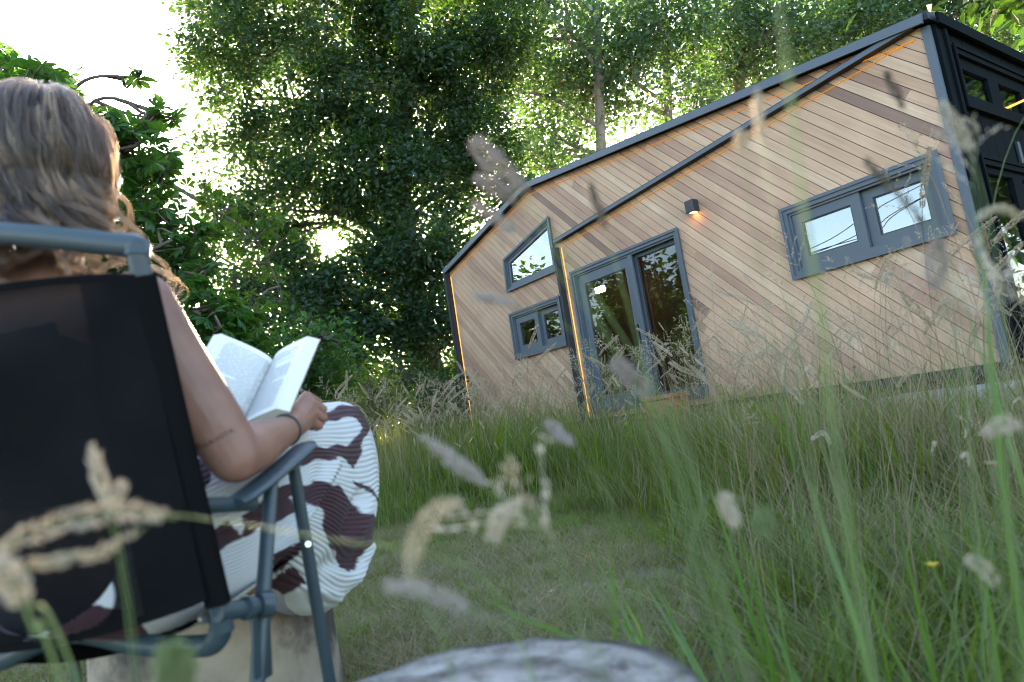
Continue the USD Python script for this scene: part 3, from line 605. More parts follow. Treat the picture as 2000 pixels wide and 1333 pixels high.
def in_tall(x, y):
    q = np.stack([x * 1.6, y * 1.6, 0 * x], -1); xx, yy = x + (meshkit.fbm(q, 3, 61) - .5) * .9, y + (meshkit.fbm(q, 3, 62) - .5) * 1.1
    return ~inside(MOWN, xx, yy) & ~inside(HOUSE_FOOT, x, y) & ~inside(BLOCK_FOOT, x, y) & (y > .9) & (x > -.80 * y - .8) & (x < .74 * y + .8)
k = in_tall(x, y) & (meshkit.noise(np.stack([x * 1.3, y * 1.3, 0 * x], -1), 8) > .12)
x, y = x[k], y[k]; edge = np.array([MOWN.distance(Point(a, b)) for a, b in zip(x, y)]); hfac = np.clip(.40 + edge * .95, .36, 1.0) * np.where(y < 2.6, .82, 1.0)
hv = meshkit.noise(np.stack([x * .9, y * .9, 0 * x], -1), 5) * .85 + .52
s = hfac * hv * rg.uniform(.8, 1.12, len(x)) * np.clip(1 + (y - 4.0) * .15, 1, 1.55) * np.where(rg.uniform(0, 1, len(x)) < .18, 1.28, 1.0); sc = np.stack([np.maximum(s, .8) * rg.uniform(.9, 1.2, len(x))] * 2 + [s], -1)
instancer('tall_grass', 'tall uncut meadow grass in front of the house', 'grass', tall_protos, np.stack([x, y, ground_z(x, y)], -1), rg.uniform(0, 6.28, len(x)), sc, np.where(rg.uniform(0, 1, len(x)) < np.clip(.10 + .32 * np.clip(x - .4, 0, 1.5) + .5 * (meshkit.noise(np.stack([x * .7, y * .7, 0 * x], -1), 55) - .5), .05, .7), rg.integers(8, 12, len(x)), rg.integers(0, 8, len(x))))
print('tall tufts', len(x))
stem_protos = []
for k in range(16):
    a, b = flower_stem(rg, rg.uniform(.62, .98), ('panicle', 'spike', 'panicle', 'plume')[k % 4]); stem_protos.append([('stalk', a, straw_m if k % 3 else blade_m), ('seed_head', b, seed_m)])
n = 4600; x = rg.uniform(-6, 8, n); y = rg.uniform(1.5, 12.0, n); k = in_tall(x, y) & (meshkit.noise(np.stack([x * .8, y * .8, 0 * x], -1), 18) > rg.uniform(.1, .75, n)); x, y = x[k], y[k]
x2 = rg.uniform(-2.0, 3.0, 900); y2 = rg.uniform(5.2, 10.5, 900); k = in_tall(x2, y2); x, y = np.r_[x, x2[k]], np.r_[y, y2[k]]
edge = np.array([MOWN.distance(Point(a, b)) for a, b in zip(x, y)]); s = rg.uniform(.8, 1.32, len(x)) * np.clip(.72 + edge * .4, .72, 1)
instancer('seeding_grass', 'thin pale stalks with seed heads standing above the meadow grass', 'grass', stem_protos, np.stack([x, y, ground_z(x, y)], -1), rg.uniform(0, 6.28, len(x)), np.stack([s, s, s], -1), rg.integers(0, len(stem_protos), len(x)))
print('stems', len(x))
mown_protos = [[('blades', tuft(rg, 56, .11, .025, .085, .0032, 1.1, .8, 3), mown_m)] for k in range(6)] + [[('blades', tuft(rg, 44, .10, .04, .11, .0034, .8, .8, 3), blade_fresh), ('dry_blades', tuft(rg, 22, .10, .03, .09, .0028, 1.4, .9, 3), straw_m)] for k in range(3)] + [[('dry_blades', tuft(rg, 64, .11, .025, .075, .0026, 1.8, .6, 3), straw_m), ('blades', tuft(rg, 18, .11, .03, .08, .003, 1.0, .8, 3), blade_m)] for k in range(2)]
n = 6200; x = rg.uniform(-3.9, 1.1, n); y = .7 + 5.3 * rg.uniform(0, 1, n) ** .8
k = inside(MOWN.buffer(.55), x, y) & (np.abs(x) < .95 * y + .5); x, y = x[k], y[k]
dry = meshkit.fbm(np.stack([x * 1.8, y * 1.8, 0 * x], -1), 3, 9); idx = np.where(dry > .34, rg.choice([9, 10, 9, 10, 0, 1], len(x)), np.where(dry < .36, rg.choice([6, 7, 8, 3], len(x)), rg.integers(0, 11, len(x))))
s = rg.uniform(.75, 1.3, len(x))
instancer('mown_grass', 'short cut grass with dry straw-coloured patches around the chair', 'grass', mown_protos, np.stack([x, y, ground_z(x, y)], -1), rg.uniform(0, 6.28, len(x)), np.stack([s, s, s], -1), idx)
# yellow bedstraw through the meadow, below the house wall
yel_m = leafy('yellow_flower', [(0, (.50, .38, .02)), (1, (.75, .60, .05))], (1.2, 1.1, .6), .3, .6)
yp = []
for k in range(3):
    st, fl, lf = [], [], []
    for j in range(5):
        a = rg.uniform(0, 6.28); h = rg.uniform(.35, .6); d = np.array([math.cos(a), math.sin(a), 0]); p = bez([d * .02, d * .05 + ZZ * h * .5, d * .12 + ZZ * h], 10); st.append(tube(p, .0012, 3, cap=False))
        m = 60; i = rg.integers(5, len(p), m); Q = p[i] + rg.normal(size=(m, 3)) * .014; fl.append(leaves(Q, rdir(rg, m), rdir(rg, m), rg.uniform(.004, .009, m), KITE)); m = 30; i = rg.integers(1, len(p), m); lf.append(leaves(p[i], rdir(rg, m), rdir(rg, m), rg.uniform(.02, .035, m), KITE))
    yp.append([('stalks', join(st), blade_fresh), ('leaves', join(lf), blade_fresh), ('petals', join(fl), yel_m)])
px = np.array([(1280, 790), (1390, 800), (1420, 790), (1330, 830), (1500, 770), (1480, 800), (1240, 830), (1540, 760), (1650, 800), (1400, 850), (1360, 870), (1310, 800), (1450, 830), (1600, 790)], float); dp = rg.uniform(4.6, 6.2, len(px))
pos = np.array([at(a, b, d) for (a, b), d in zip(px, dp)]); s = rg.uniform(.9, 1.2, len(pos)); pos[:, 2] = ground_z(pos[:, 0], pos[:, 1])
instancer('yellow_bedstraw', 'small yellow flowers scattered through the grass below the house wall', 'flowers', yp, pos, rg.uniform(0, 6, len(pos)), np.stack([s, s, s], -1), rg.integers(0, 3, len(pos)))
# ------------------------------------------------------------------ folding chair
CAZ = math.radians(12.0)
CF = np.array([math.sin(CAZ), math.cos(CAZ), 0.0]); CR = np.array([math.cos(CAZ), -math.sin(CAZ), 0.0])   # forward, right
CQ = CAM + ray(440, 1200) * 1.10; CQ[2] = 0
def S(x, y, r=0.0):
    """where the line of sight through a picture point meets the chair's lengthwise plane at r to the right of its right side"""
    d = ray(x, y); return CAM + d * (((CQ - CAM) @ CR + r) / (d @ CR))
def ch(r, f, z): return CQ + CR * r + CF * f + ZZ * z
def rfz(P): q = np.asarray(P) - CQ; return np.stack([q @ CR, q @ CF, q[..., 2]], -1)
CWID = .54
def mir(P): q = rfz(P); q[..., 0] = -CWID - q[..., 0]; return CQ + q[..., :1] * CR + q[..., 1:2] * CF + q[..., 2:3] * ZZ
COR = CQ + CR * (-CWID / 2) + CF * .2
chair = thing('folding_chair', 'dark grey folding camp chair with black mesh back and armrests', 'chair', loc=COR)
def cpart(name, m, mt, smooth=40, **k):
    v, f = (m.vertices, m.faces) if hasattr(m, 'vertices') else m
    return part(chair, name, (np.asarray(v) - COR, f), mt, smooth=smooth, **k)
weave = usdkit.material(stage, LK + 'chair_mesh', {
    'uv': ('uvmap', {'attribute': 'st'}), 's': ('separate_xyz', {}),
    'fx': ('math', {'math_type': 'pingpong', 'value2': .5}), 'fy': ('math', {'math_type': 'pingpong', 'value2': .5}), 'lx': ('math', {'math_type': 'greater_than', 'value2': .27}) if False else ('math', {'math_type': 'less_than', 'value2': .17}),
    'ly': ('math', {'math_type': 'less_than', 'value2': .17}), 'm': ('math', {'math_type': 'multiply'}),
    'n': ('noise_texture', {'scale': .015, 'detail': 2.}), 'rp': ('rgb_ramp', {'ramp': [(.3, (.004, .004, .0045)), (.7, (.008, .008, .009))]}),
    'p': ('principled_bsdf', {'roughness': .9, 'specular_ior_level': .02}), 't': ('transparent_bsdf', {}), 'x': ('mix_closure', {})},
    [('uv.UV', 's.vector'), ('uv.UV', 'n.vector'), ('n.fac', 'rp.fac'), ('rp.color', 'p.base_color'), ('s.x', 'fx.value1'), ('s.y', 'fy.value1'), ('fx.value', 'lx.value1'), ('fy.value', 'ly.value1'),
     ('lx.value', 'm.value1'), ('ly.value', 'm.value2'), ('m.value', 'x.fac'), ('p.BSDF', 'x.closure1'), ('t.BSDF', 'x.closure2')], surface='x.closure')
hem_m = mat('mesh_hem', (.004, .004, .0045), .9, specular_ior_level=.03)
# back posts and arched top rail
pb, pt = S(438, 1232), S(268, 497)
ax = unit(pt - pb)
rim = [pt]
right_corner = S(271, 478)
mid = S(0, 458, -CWID * .46)
arch = []
for u in np.linspace(0, 1, 21):
    r = -.012 - u * (CWID - .024); w = 1 - abs(2 * u - 1) ** 1.12
    z = right_corner[2] + w * (mid[2] - right_corner[2]); f0 = rfz(right_corner)[1]; arch.append(ch(r, f0 - .012 * w, z))
for side in (0, 1):
    a, b = (pb, pt) if side == 0 else (mir(pb), mir(pt))
    cpart('back_post', tube([a, (a + b) / 2, b + unit(b - a) * .012], .0145, 14, flat=.8), steel)
full = [pt - ax * .004, pt + (right_corner - pt) * .75] + [right_corner + (arch[0] - right_corner) * .5] + arch[1:-1]; full += [mir(x) for x in (right_corner + (arch[0] - right_corner) * .5, pt + (right_corner - pt) * .75, pt - ax * .004)]
cpart('top_rail', tube(full, .0165, 16, flat=.9), steel)
# mesh back: pulled backwards by the sitter
top_r, bot_r = S(286, 541), S(420, 1166)
gu, gv = np.linspace(0, 1, 31), np.linspace(0, 1, 41); GU, GV = np.meshgrid(gu, gv)
tz = rfz(top_r); bz = rfz(bot_r)
sagtop = (S(0, 588, -CWID * .5)[2] - tz[2])
R_ = -GU * CWID; base_f = bz[1] + (tz[1] - bz[1]) * GV; base_z = bz[2] + (tz[2] - bz[2]) * GV
w_ = np.sin(np.pi * GU) ** .75
back = ch(0, 0, 0) + R_[..., None] * CR + (base_f - .055 * w_ * (1.0 - .35 * GV) - .015)[..., None] * CF + (base_z + w_ * (sagtop * GV ** 2 * .9 - .028 * (1 - GV) ** 2))[..., None] * ZZ
def grid(P, uvs=None):
    h, w = P.shape[:2]; i = (np.arange(h - 1)[:, None] * w + np.arange(w - 1)[None]).ravel()
    return P.reshape(-1, 3), np.stack([i, i + 1, i + w + 1, i + w], 1)
L1 = np.linalg.norm(top_r - bot_r)
uv = np.stack([GU * CWID / .0030, GV * L1 / .0030], -1).reshape(-1, 2)
cpart('mesh_back', grid(back), weave, smooth=True, uv=uv)
off = back - CF * .004
cols = GU[0] < .135
cpart('mesh_fold', grid(off[:, cols]), weave, smooth=True, uv=np.stack([GU[:, cols] * CWID / .0030 + .3, GV[:, cols] * L1 / .0030 + .2], -1).reshape(-1, 2))
cpart('mesh_fold', grid(off[:, GU[0] > .865]), weave, smooth=True, uv=np.stack([GU[:, GU[0] > .865] * CWID / .0030 + .3, GV[:, GU[0] > .865] * L1 / .0030 + .2], -1).reshape(-1, 2))
rows = GV[:, 0] > .955
cpart('top_hem', grid((back - CF * .003)[rows]), hem_m, smooth=True)
cpart('bottom_hem', grid((back - CF * .003)[GV[:, 0] < .03]), hem_m, smooth=True)
for side in (0, 1):
    a, b = (pb + (pt - pb) * .075, top_r + (pt - pb) * .0) ; b = pb + (pt - pb) * (np.linalg.norm(top_r - pb) / np.linalg.norm(pt - pb) - .0)
    if side: a, b = mir(a), mir(b)
    cpart('post_sleeve', tube([a, (a + b) / 2, b], .0185, 14, flat=.8), hem_m)
# seat
sb, sf = ch(0, .02, .415 - .01), ch(0, .47, .455)
sv_, su_ = np.meshgrid(np.linspace(0, 1, 18), np.linspace(0, 1, 18), indexing='ij')
seatP = ch(0, 0, 0) + (-.03 - .08 * sv_ - su_ * (CWID - .06 - .16 * sv_))[..., None] * CR + (.0 + sv_ * .43)[..., None] * CF + (.400 + .015 * sv_ - .045 * np.sin(np.pi * su_) ** .7 * (1 - .5 * sv_))[..., None] * ZZ
cpart('seat', grid(seatP), hem_m, smooth=True)
for side in (0, 1):
    q = [S(420, 1205, -.02), ch(-.11, .15, .398), ch(-.17, .40, .405)]
    cpart('seat_rail', tube([mir(x) for x in q] if side else q, .012, 10), steel)
cpart('front_rail', tube([ch(-.17, .40, .405), ch(-CWID / 2, .405, .402), ch(-CWID + .17, .40, .405)], .012, 10), steel)
# rear cross tube with its bend up to the hinge
l0 = S(432, 1222, -.012); l1 = S(424, 1248, -.022); l2 = S(395, 1262, -.055); l3 = S(0, 1291, -CWID * .50)
zc = l3[2]; fc = rfz(l2)[1]
cr = [l0 + ZZ * .02, l0, l1, l2, ch(-.15, fc - .004, (l2[2] * .72 + zc * .28)), ch(-CWID / 2, fc - .008, zc)]
cr = cr + [mir(x) for x in cr[::-1][1:]]
cpart('rear_cross_tube', tube(bez(cr, 60), .0155, 14), steel)
for side in (0, 1):
    m_ = (lambda x: mir(x)) if side else (lambda x: x)
    cpart('hinge_tube', tube([m_(S(425, 1197, .004)), m_(S(470, 1190, .012)), m_(S(523, 1180, .022))], .0125, 12), steel)
    cpart('hinge_collar', tube([m_(S(478, 1188, .016)), m_(S(490, 1186, .018))], .0165, 12), steel)
    cpart('hinge_collar', tube([m_(S(505, 1183, .018)), m_(S(527, 1179, .026))], .0185, 12), steel)
    br = cpart('hinge_bracket', join([obox(m_(S(518, 1245, -.006)), CR, unit(S(520, 1300) - S(515, 1190)), np.cross(CR, unit(S(520, 1300) - S(515, 1190))), (.004, .115, .028), .0019), obox(m_(S(500, 1250, .016)), CR, unit(S(520, 1300) - S(515, 1190)), np.cross(CR, unit(S(520, 1300) - S(515, 1190))), (.004, .105, .020), .0019)]), steel)
    cpart('bolt', tube([m_(S(402, 1207, -.018)), m_(S(396, 1208, -.024))], .008, 10), bolt_m)
    # legs
    def leg_to_ground(a, b):
        d = b - a; return a + d * (a[2] / max(a[2] - b[2], 1e-6))
    a, b = S(531, 930, .008), S(502, 1333, .008); g = leg_to_ground(a, b); q = [m_(a), m_((a + g) / 2), m_(g + ZZ * .012)]
    cpart('leg', tube(q, .0118, 12, flat=.8), steel); cpart('foot', tube([m_(g + ZZ * .03), m_(g)], .0155, 10), rubber)
    a, b = S(572, 905, -.008), S(643, 1326, -.008); g = leg_to_ground(a, b); q = [m_(a), m_((a + g) / 2), m_(g + ZZ * .012)]
    cpart('leg', tube(q, .0112, 12, flat=.8), steel); cpart('foot', tube([m_(g + ZZ * .03), m_(g)], .015, 10), rubber)
    cpart('rivet', tube([m_(S(602, 1063, .002)), m_(S(602, 1063, .006))], .005, 8), bolt_m)
    # armrest
    a0, a1, a2, a3 = S(455, 985, -.002), S(510, 946, -.002), S(560, 905, -.002), S(604, 866, -.002)
    cl = bez([a0, a1, a2, a3], 24); n_ = len(cl); wd = .026 * np.clip(np.minimum(np.linspace(0, 1, n_) * 6 + .75, (1 - np.linspace(0, 1, n_)) * 7 + .5), 0, 1)
    arm = cpart('armrest', tube([m_(x) for x in cl], wd, 16, flat=.38, side=CR), black_plastic if False else steel)
    e0, e1 = S(392, 988, -.012), S(494, 984, -.004)
    cpart('arm_bracket', tube([m_(e0), m_((e0 + e1) / 2), m_(e1)], .0115, 12), steel)
    cpart('arm_pivot', tube([m_(S(575, 905, -.012)), m_(S(575, 905, .012))], .012, 12), steel)
# ------------------------------------------------------------------ reader
skin = usdkit.material(stage, LK + 'skin', {
    'g': ('texture_coordinate', {}), 'n': ('noise_texture', {'scale': 14.0, 'detail': 4.0}), 'r': ('rgb_ramp', {'ramp': [(.3, (.125, .058, .040)), (.7, (.18, .09, .062))]}),
    'n2': ('noise_texture', {'scale': 420.0, 'detail': 2.0}), 'b': ('bump', {'strength': .12, 'distance': .0006}),
    'p': ('principled_bsdf', {'roughness': .48, 'specular_ior_level': .4, 'subsurface_weight': .12, 'subsurface_scale': .006, 'subsurface_radius': (1.0, .35, .2)})},
    [('g.object', 'n.vector'), ('n.fac', 'r.fac'), ('r.color', 'p.base_color'), ('g.object', 'n2.vector'), ('n2.fac', 'b.height'), ('b.normal', 'p.normal')], surface='p.BSDF')
RM = -CWID / 2                                         # the sitter's middle
pelvis = ch(RM, .10, .49); waist = ch(RM, .06, .62); chest = ch(RM, .01, .77)
neck = S(58, 540, RM); neck = ch(RM, .015, neck[2]); head_c = S(52, 318, RM); head_c = ch(RM + .01, .045, head_c[2])
sh = S(235, 590, RM + .175); shr = rfz(sh); sh = ch(RM + .175, .0, sh[2]); shl = mir(sh)
elb = S(455, 893, -.015)
er = rfz(elb); elb = ch(-.012, er[1], er[2])
def solve_r(x, y, P, L, lo=-.25, hi=-.02):
    best = min(np.linspace(lo, hi, 200), key=lambda r: abs(np.linalg.norm(S(x, y, r) - P) - L)); return S(x, y, best)
wr = solve_r(563, 838, elb, .225)
print('upper arm', np.linalg.norm(sh - elb), 'forearm', np.linalg.norm(wr - elb), 'wrist', rfz(wr), 'elbow', rfz(elb), 'shoulder', rfz(sh), 'head', rfz(head_c), 'neck', rfz(neck))
chainb = []
def seg(*e): chainb.append(e)
seg((pelvis + CR * .08, .105), (pelvis - CR * .08, .105), (waist + CR * .05, .085), (waist - CR * .05, .085))
seg((waist + CR * .05, .085), (waist - CR * .05, .085), (chest + CR * .075, .085), (chest - CR * .075, .085))
nb = neck - ZZ * .045
seg((chest + CR * .075, .085), (chest - CR * .075, .085), (nb + CR * .07, .045), (nb - CR * .07, .045))
seg((nb + CR * .04, .050), (nb - CR * .04, .050), (neck + ZZ * .02, .046)); seg((neck, .047), (head_c - ZZ * .03 - CF * .005, .048))
for s_ in (sh, shl): seg((s_, .050), (nb + (s_ - nb) * .45 - ZZ * .005, .048), (chest + (s_ - chest) * .6, .06))
# head with jaw, nose
seg((head_c + ZZ * .025, .088), (head_c - CF * .02 + ZZ * .015, .088)); seg((head_c + ZZ * .02 + CF * .02, .078), (head_c + CF * .055 - ZZ * .075, .036))
seg((head_c + CF * .095 - ZZ * .012, .008), (head_c + CF * .108 - ZZ * .030, .010)); seg((head_c + CF * .090 - ZZ * .052, .014), (head_c + CF * .080 - ZZ * .050, .022))
for s_ in (-1, 1): seg((head_c + CR * s_ * .086 - CF * .005 - ZZ * .005, .016), (head_c + CR * s_ * .088 - CF * .01 - ZZ * .03, .010))
# arms
ma = sh + (elb - sh) * .35
seg((sh, .052), (ma, .0475)); seg((ma, .0475), (elb + (sh - elb) * .22, .0455)); seg((elb + (sh - elb) * .22, .0455), (elb, .040))
mf = elb + (wr - elb) * .30
seg((elb, .040), (mf, .042)); seg((mf, .042), (wr, .0255))
elbl = ch(-CWID + .03, er[1] + .02, er[2]); book_l = at(405, 790, 1.40)
wrl = elbl + unit(book_l - CF * .04 - elbl) * .225
seg((shl, .052), (shl + (elbl - shl) * .4, .047)); seg((shl + (elbl - shl) * .4, .047), (elbl, .039)); seg((elbl, .040), (elbl + (wrl - elbl) * .3, .041)); seg((elbl + (wrl - elbl) * .3, .041), (wrl, .0255))
# legs (under the skirt)
kn = [ch(-.17, .50, .535), ch(-.38, .52, .52)]; an = [ch(-.22, .47, .375), ch(-.34, .47, .37)]
for s_, k_, a_ in ((1, kn[0], an[0]), (-1, kn[1], an[1])):
    hp = pelvis + CR * s_ * .085; seg((hp, .088), (k_, .055)); seg((k_, .055), (k_ + (a_ - k_) * .35, .050)); seg((k_ + (a_ - k_) * .35, .050), (a_, .034)); seg((a_, .032), (a_ - CF * .09 - ZZ * .01, .022))
# book geometry first, so that the hand can hold it
sp_t, sp_b = at(537, 712, 1.475), at(479, 836, 1.345)
up_b = unit(sp_t - sp_b); BH = .198; sp_b = sp_t - up_b * BH
lo_t, ro_t = at(432, 652, 1.425), at(601, 657, 1.405)
def page_profile(o, t, bulge, n=10):
    """from the spine to the outer edge, bulging towards the reader"""
    d = o - t; nrm = unit(np.cross(up_b, d)); nrm = nrm if nrm @ (CAM - t) > 0 else -nrm
    u = np.linspace(0, 1, n)[:, None]; return t + d * u + nrm * (bulge * np.sin(np.pi * np.clip(u, 0, 1) ** .6)), nrm
prL, nL = page_profile(lo_t, sp_t, .014); prR, nR = page_profile(ro_t, sp_t, .016)
# hand: palm across the lower outer corner of the right-hand page
outer_b = ro_t - up_b * BH
palm_dir = unit(at(592, 800, 1.36) - wr)
pk = at(590, 797, 1.375)                                # knuckles of the back of the hand
seg((wr, .0255), (wr + (pk - wr) * .35, .023)); 
kn_ = [at(599, 775, 1.395), at(609, 789, 1.385), at(611, 806, 1.372), at(606, 824, 1.358)]
for a_, b_ in zip(kn_[:-1], kn_[1:]): seg((wr + (a_ - wr) * .35, .021), (wr + (b_ - wr) * .35, .021), (a_, .0115), (b_, .0112))
body_h = []
back_dir = -nR
for j, (k_, L) in enumerate(zip(kn_, (.040, .044, .041, .033))):
    d0 = unit(up_b * .25 + back_dir * .9 - CR * .25 + CF * .1); d1 = unit(-CR * 1.0 + back_dir * .25 + up_b * .25); d2 = unit(-CR * 1.0 - back_dir * .1 + up_b * .2)
    p1 = k_ + d0 * L * .75; p2 = p1 + d1 * L * .6; p3 = p2 + d2 * L * .45
    seg((k_, .0110), (p1, .0095)); seg((p1, .0095), (p2, .0085)); seg((p2, .0085), (p3, .0075))
tb = at(556, 812, 1.325); t1 = at(551, 792, 1.335); t2 = at(548, 774, 1.352)
seg((wr + (pk - wr) * .15, .019), (tb, .0150)); seg((tb, .0150), (t1, .0115)); seg((t1, .0112), (t2, .0088))
# left hand on the far edge
for j in range(4):
    q = wrl + unit(book_l - wrl) * .075 + up_b * (.018 * (j - 1.5)); seg((wrl, .020), (q, .0105)); seg((q, .0100), (q + CF * .03 + CR * .012, .0085)); seg((q + CF * .03 + CR * .012, .0082), (q + CF * .035 + CR * .035, .0072))
seg((wrl, .02), (wrl + unit(book_l - wrl) * .05 + CR * .025 - CF * .01, .0105)); seg((wrl + unit(book_l - wrl) * .05 + CR * .025 - CF * .01, .010), (wrl + unit(book_l - wrl) * .075 + CR * .05 - CF * .005, .008))
bodym = hulls(chainb, .0062, 7)
person = thing('person', 'person with wavy brown hair reading in the folding chair, bare arms and long patterned skirt', 'person', loc=COR)
def pp(name, m, mt, smooth=True, **k):
    v, f = (m.vertices, m.faces) if hasattr(m, 'vertices') else m
    return part(person, name, (np.asarray(v) - COR, f), mt, smooth=smooth, **k)
pp('body', bodym, skin)
for s_ in (-1, 1):
    eye = head_c + CF * .082 + CR * s_ * .032 + ZZ * .004; m = trimesh.creation.icosphere(2, .0125); pp('eye', (m.vertices + eye, m.faces), mat(f'eye_{s_ + 1}', (.7, .68, .64), .2))
# light top and its strap
top_m = noisy('top_cloth', [(0, (.55, .55, .60)), (1, (.68, .68, .72))], scale=60., rough=.8, bump=.2, dist=.001)
topc = hulls([((waist + CR * .05, .089), (waist - CR * .05, .089), (chest + CR * .070, .0895), (chest - CR * .070, .0895)), ((chest + CR * .070, .0895), (chest - CR * .070, .0895), (chest + CR * .06 + ZZ * .03 + CF * .01, .086), (chest - CR * .06 + ZZ * .03 + CF * .01, .086))], .012, 4)
pp('top', topc, mat('top_dark', (.02, .02, .022), .8))
tree_b = bodym
def on_body(P, out=.002):
    q, d, t = trimesh.proximity.closest_point(bodym, P); n = bodym.face_normals[t]; return q + n * out, n
for px_ in ([(72, 524), (60, 545), (54, 562), (50, 590), (46, 630), (44, 680)],):
    ln = np.array([S(x, y, RM) - CF * .06 for x, y in px_]); ln = bez(ln, 30)
    loc, idx, tri_ = bodym.ray.intersects_location(np.repeat(CAM[None], len(ln), 0), ln - CAM, multiple_hits=False)
    o_ = np.argsort(idx); P_ = loc[o_]; P_ = P_ + bodym.face_normals[tri_[o_]] * .0025
    pp('strap', tube(P_, .0085, 8, flat=.18, side=CR), top_m)
# skirt: pleats run from the hip round the knee
topline = [(180, 1010), (300, 930), (400, 868), (500, 822), (590, 797), (660, 786), (688, 797), (702, 832)]
botline = [(60, 1240), (200, 1256), (330, 1235), (420, 1180), (475, 1125), (520, 1150), (572, 1200), (618, 1196), (648, 1152), (666, 1105)]
def resample(p, n):
    p = np.asarray(p, float); d = np.r_[0, np.cumsum(np.linalg.norm(np.diff(p, axis=0), axis=1))]; u = np.linspace(0, d[-1], n); return np.stack([np.interp(u, d, p[:, 0]), np.interp(u, d, p[:, 1])], 1)
NT, NG = 150, 300
Tl, Bl = resample(bez(np.c_[topline, np.zeros(len(topline))], 80)[:, :2], NT), resample(bez(np.c_[botline, np.zeros(len(botline))], 90)[:, :2], NT)
t_ = np.linspace(0, 1, NT)[:, None]; g_ = np.linspace(0, 1, NG)[None]
PX = Tl[:, None] * (1 - g_[..., None]) + Bl[:, None] * g_[..., None]
PX[..., 0] += 22 * (4 * g_ * (1 - g_)) * np.clip((t_ - .55) / .45, 0, 1) ** 1.5
def skirt_r(tt, gg, sgn):
    wv = np.interp(tt, [0, .15, .5, .72, .86, .95, 1], [.10, .135, .142, .132, .105, .062, 0.0])
    return -.20 + sgn * wv * (1 - np.abs(2 * gg - 1) ** 2.6) ** .5
def fold_d(PX, a, b, w):
    a, b = np.array(a, float), np.array(b, float); d = b - a; u = np.clip(((PX - a) @ d) / (d @ d), 0, 1); q = a + u[..., None] * d; return np.exp(-((PX - q) ** 2).sum(-1) / w ** 2)
def skirt_side(sgn):
    tt, gg = np.broadcast_to(t_, PX.shape[:2]), np.broadcast_to(g_, PX.shape[:2]); r = skirt_r(tt, gg, sgn)
    if sgn > 0:
        r = r + .024 * fold_d(PX, (418, 1090), (548, 925), 15) - .010 * fold_d(PX, (440, 1095), (575, 925), 14) + .016 * fold_d(PX, (640, 985), (600, 1060), 16) - .03 * fold_d(PX, (625, 985), (590, 1050), 16) + .02 * fold_d(PX, (655, 1080), (625, 1140), 14) - .02 * fold_d(PX, (560, 1110), (620, 1100), 20) + .018 * fold_d(PX, (500, 1150), (600, 1180), 12) + .008 * np.sin(PX[..., 0] * .02 + PX[..., 1] * .013)
    r0 = -.20 if sgn > 0 else -.20
    out = np.empty(PX.shape[:2] + (3,))
    d = FW * FPX + RT * (PX[..., :1] - 1000) + UP * (666.5 - PX[..., 1:]); k = ((CQ - CAM) @ CR - .20) / (d @ CR); base = CAM + d * k[..., None]
    P = base + (r + .20)[..., None] * CR
    return P, tt, gg
def ribs(P, gg, amp, count):
    n = np.cross(np.gradient(P, axis=0), np.gradient(P, axis=1)); n /= np.maximum(np.linalg.norm(n, axis=2, keepdims=True), 1e-9); return P, n
Pr, tt, gg = skirt_side(1.0); Pl, _, _ = skirt_side(-1.0)
NR = 42
n_ = np.cross(np.gradient(Pr, axis=0), np.gradient(Pr, axis=1)); n_ /= np.maximum(np.linalg.norm(n_, axis=2, keepdims=True), 1e-9)
if (n_[75, 150] @ CR) < 0: n_ = -n_
wob = .35 * np.sin(tt * 9 + gg * 5) * .12
rp = np.abs(np.sin(np.pi * (gg * NR + wob * 6)))
Pr = Pr + n_ * ((rp ** .6 - .5) * .0050 * np.clip((1 - tt) * 12, 0, 1))[..., None]
dark_polys = [[(612, 827), (635, 806), (667, 793), (698, 791), (717, 806), (722, 827), (714, 859), (704, 885), (693, 911), (677, 901), (700, 860), (704, 836), (697, 820), (672, 815), (640, 824), (615, 842)],
              [(617, 873), (676, 870), (698, 855), (715, 840), (707, 877), (693, 912), (683, 901), (661, 894), (617, 901), (585, 910), (560, 920), (560, 900), (587, 890), (602, 881)],
              [(540, 950), (587, 945), (617, 945), (646, 958), (672, 984), (687, 1003), (713, 1021), (732, 1026), (722, 1062), (700, 1092), (676, 1116), (661, 1103), (657, 1080), (639, 1062), (635, 1040), (632, 1018), (628, 995), (609, 984), (580, 972), (545, 975)],
              [(687, 936), (745, 970), (745, 980), (687, 942)], [(472, 1003), (502, 988), (558, 955), (572, 981), (576, 1003), (543, 1018), (491, 1040), (465, 1051), (480, 1025)],
              [(535, 1080), (580, 1060), (600, 1068), (570, 1099), (555, 1114), (530, 1125)], [(525, 1135), (569, 1110), (600, 1136), (565, 1158), (522, 1163)], [(100, 1180), (260, 1190), (300, 1260), (200, 1270), (90, 1250)], [(380, 900), (430, 880), (400, 960), (370, 960)], [(690, 1000), (740, 1010), (728, 1060), (690, 1110), (660, 1112)], [(400, 1040), (450, 1020), (470, 1050), (420, 1085)], [(605, 940), (660, 950), (720, 1015), (700, 1040), (640, 1000)]]
def dark_mask(q):
    m = np.zeros(len(q), bool)
    for p in dark_polys: m |= shapely.contains_xy(Polygon(p).buffer(0), q[:, 0], q[:, 1])
    return m
cr_, dk_ = np.array([.58, .578, .575]), np.array([.052, .020, .026])
base_px = project(Pr) + 3.5 * np.stack([np.sin(PX[..., 1] * .11), np.sin(PX[..., 0] * .09)], -1)
mk = dark_mask(base_px.reshape(-1, 2)).reshape(NT, NG)
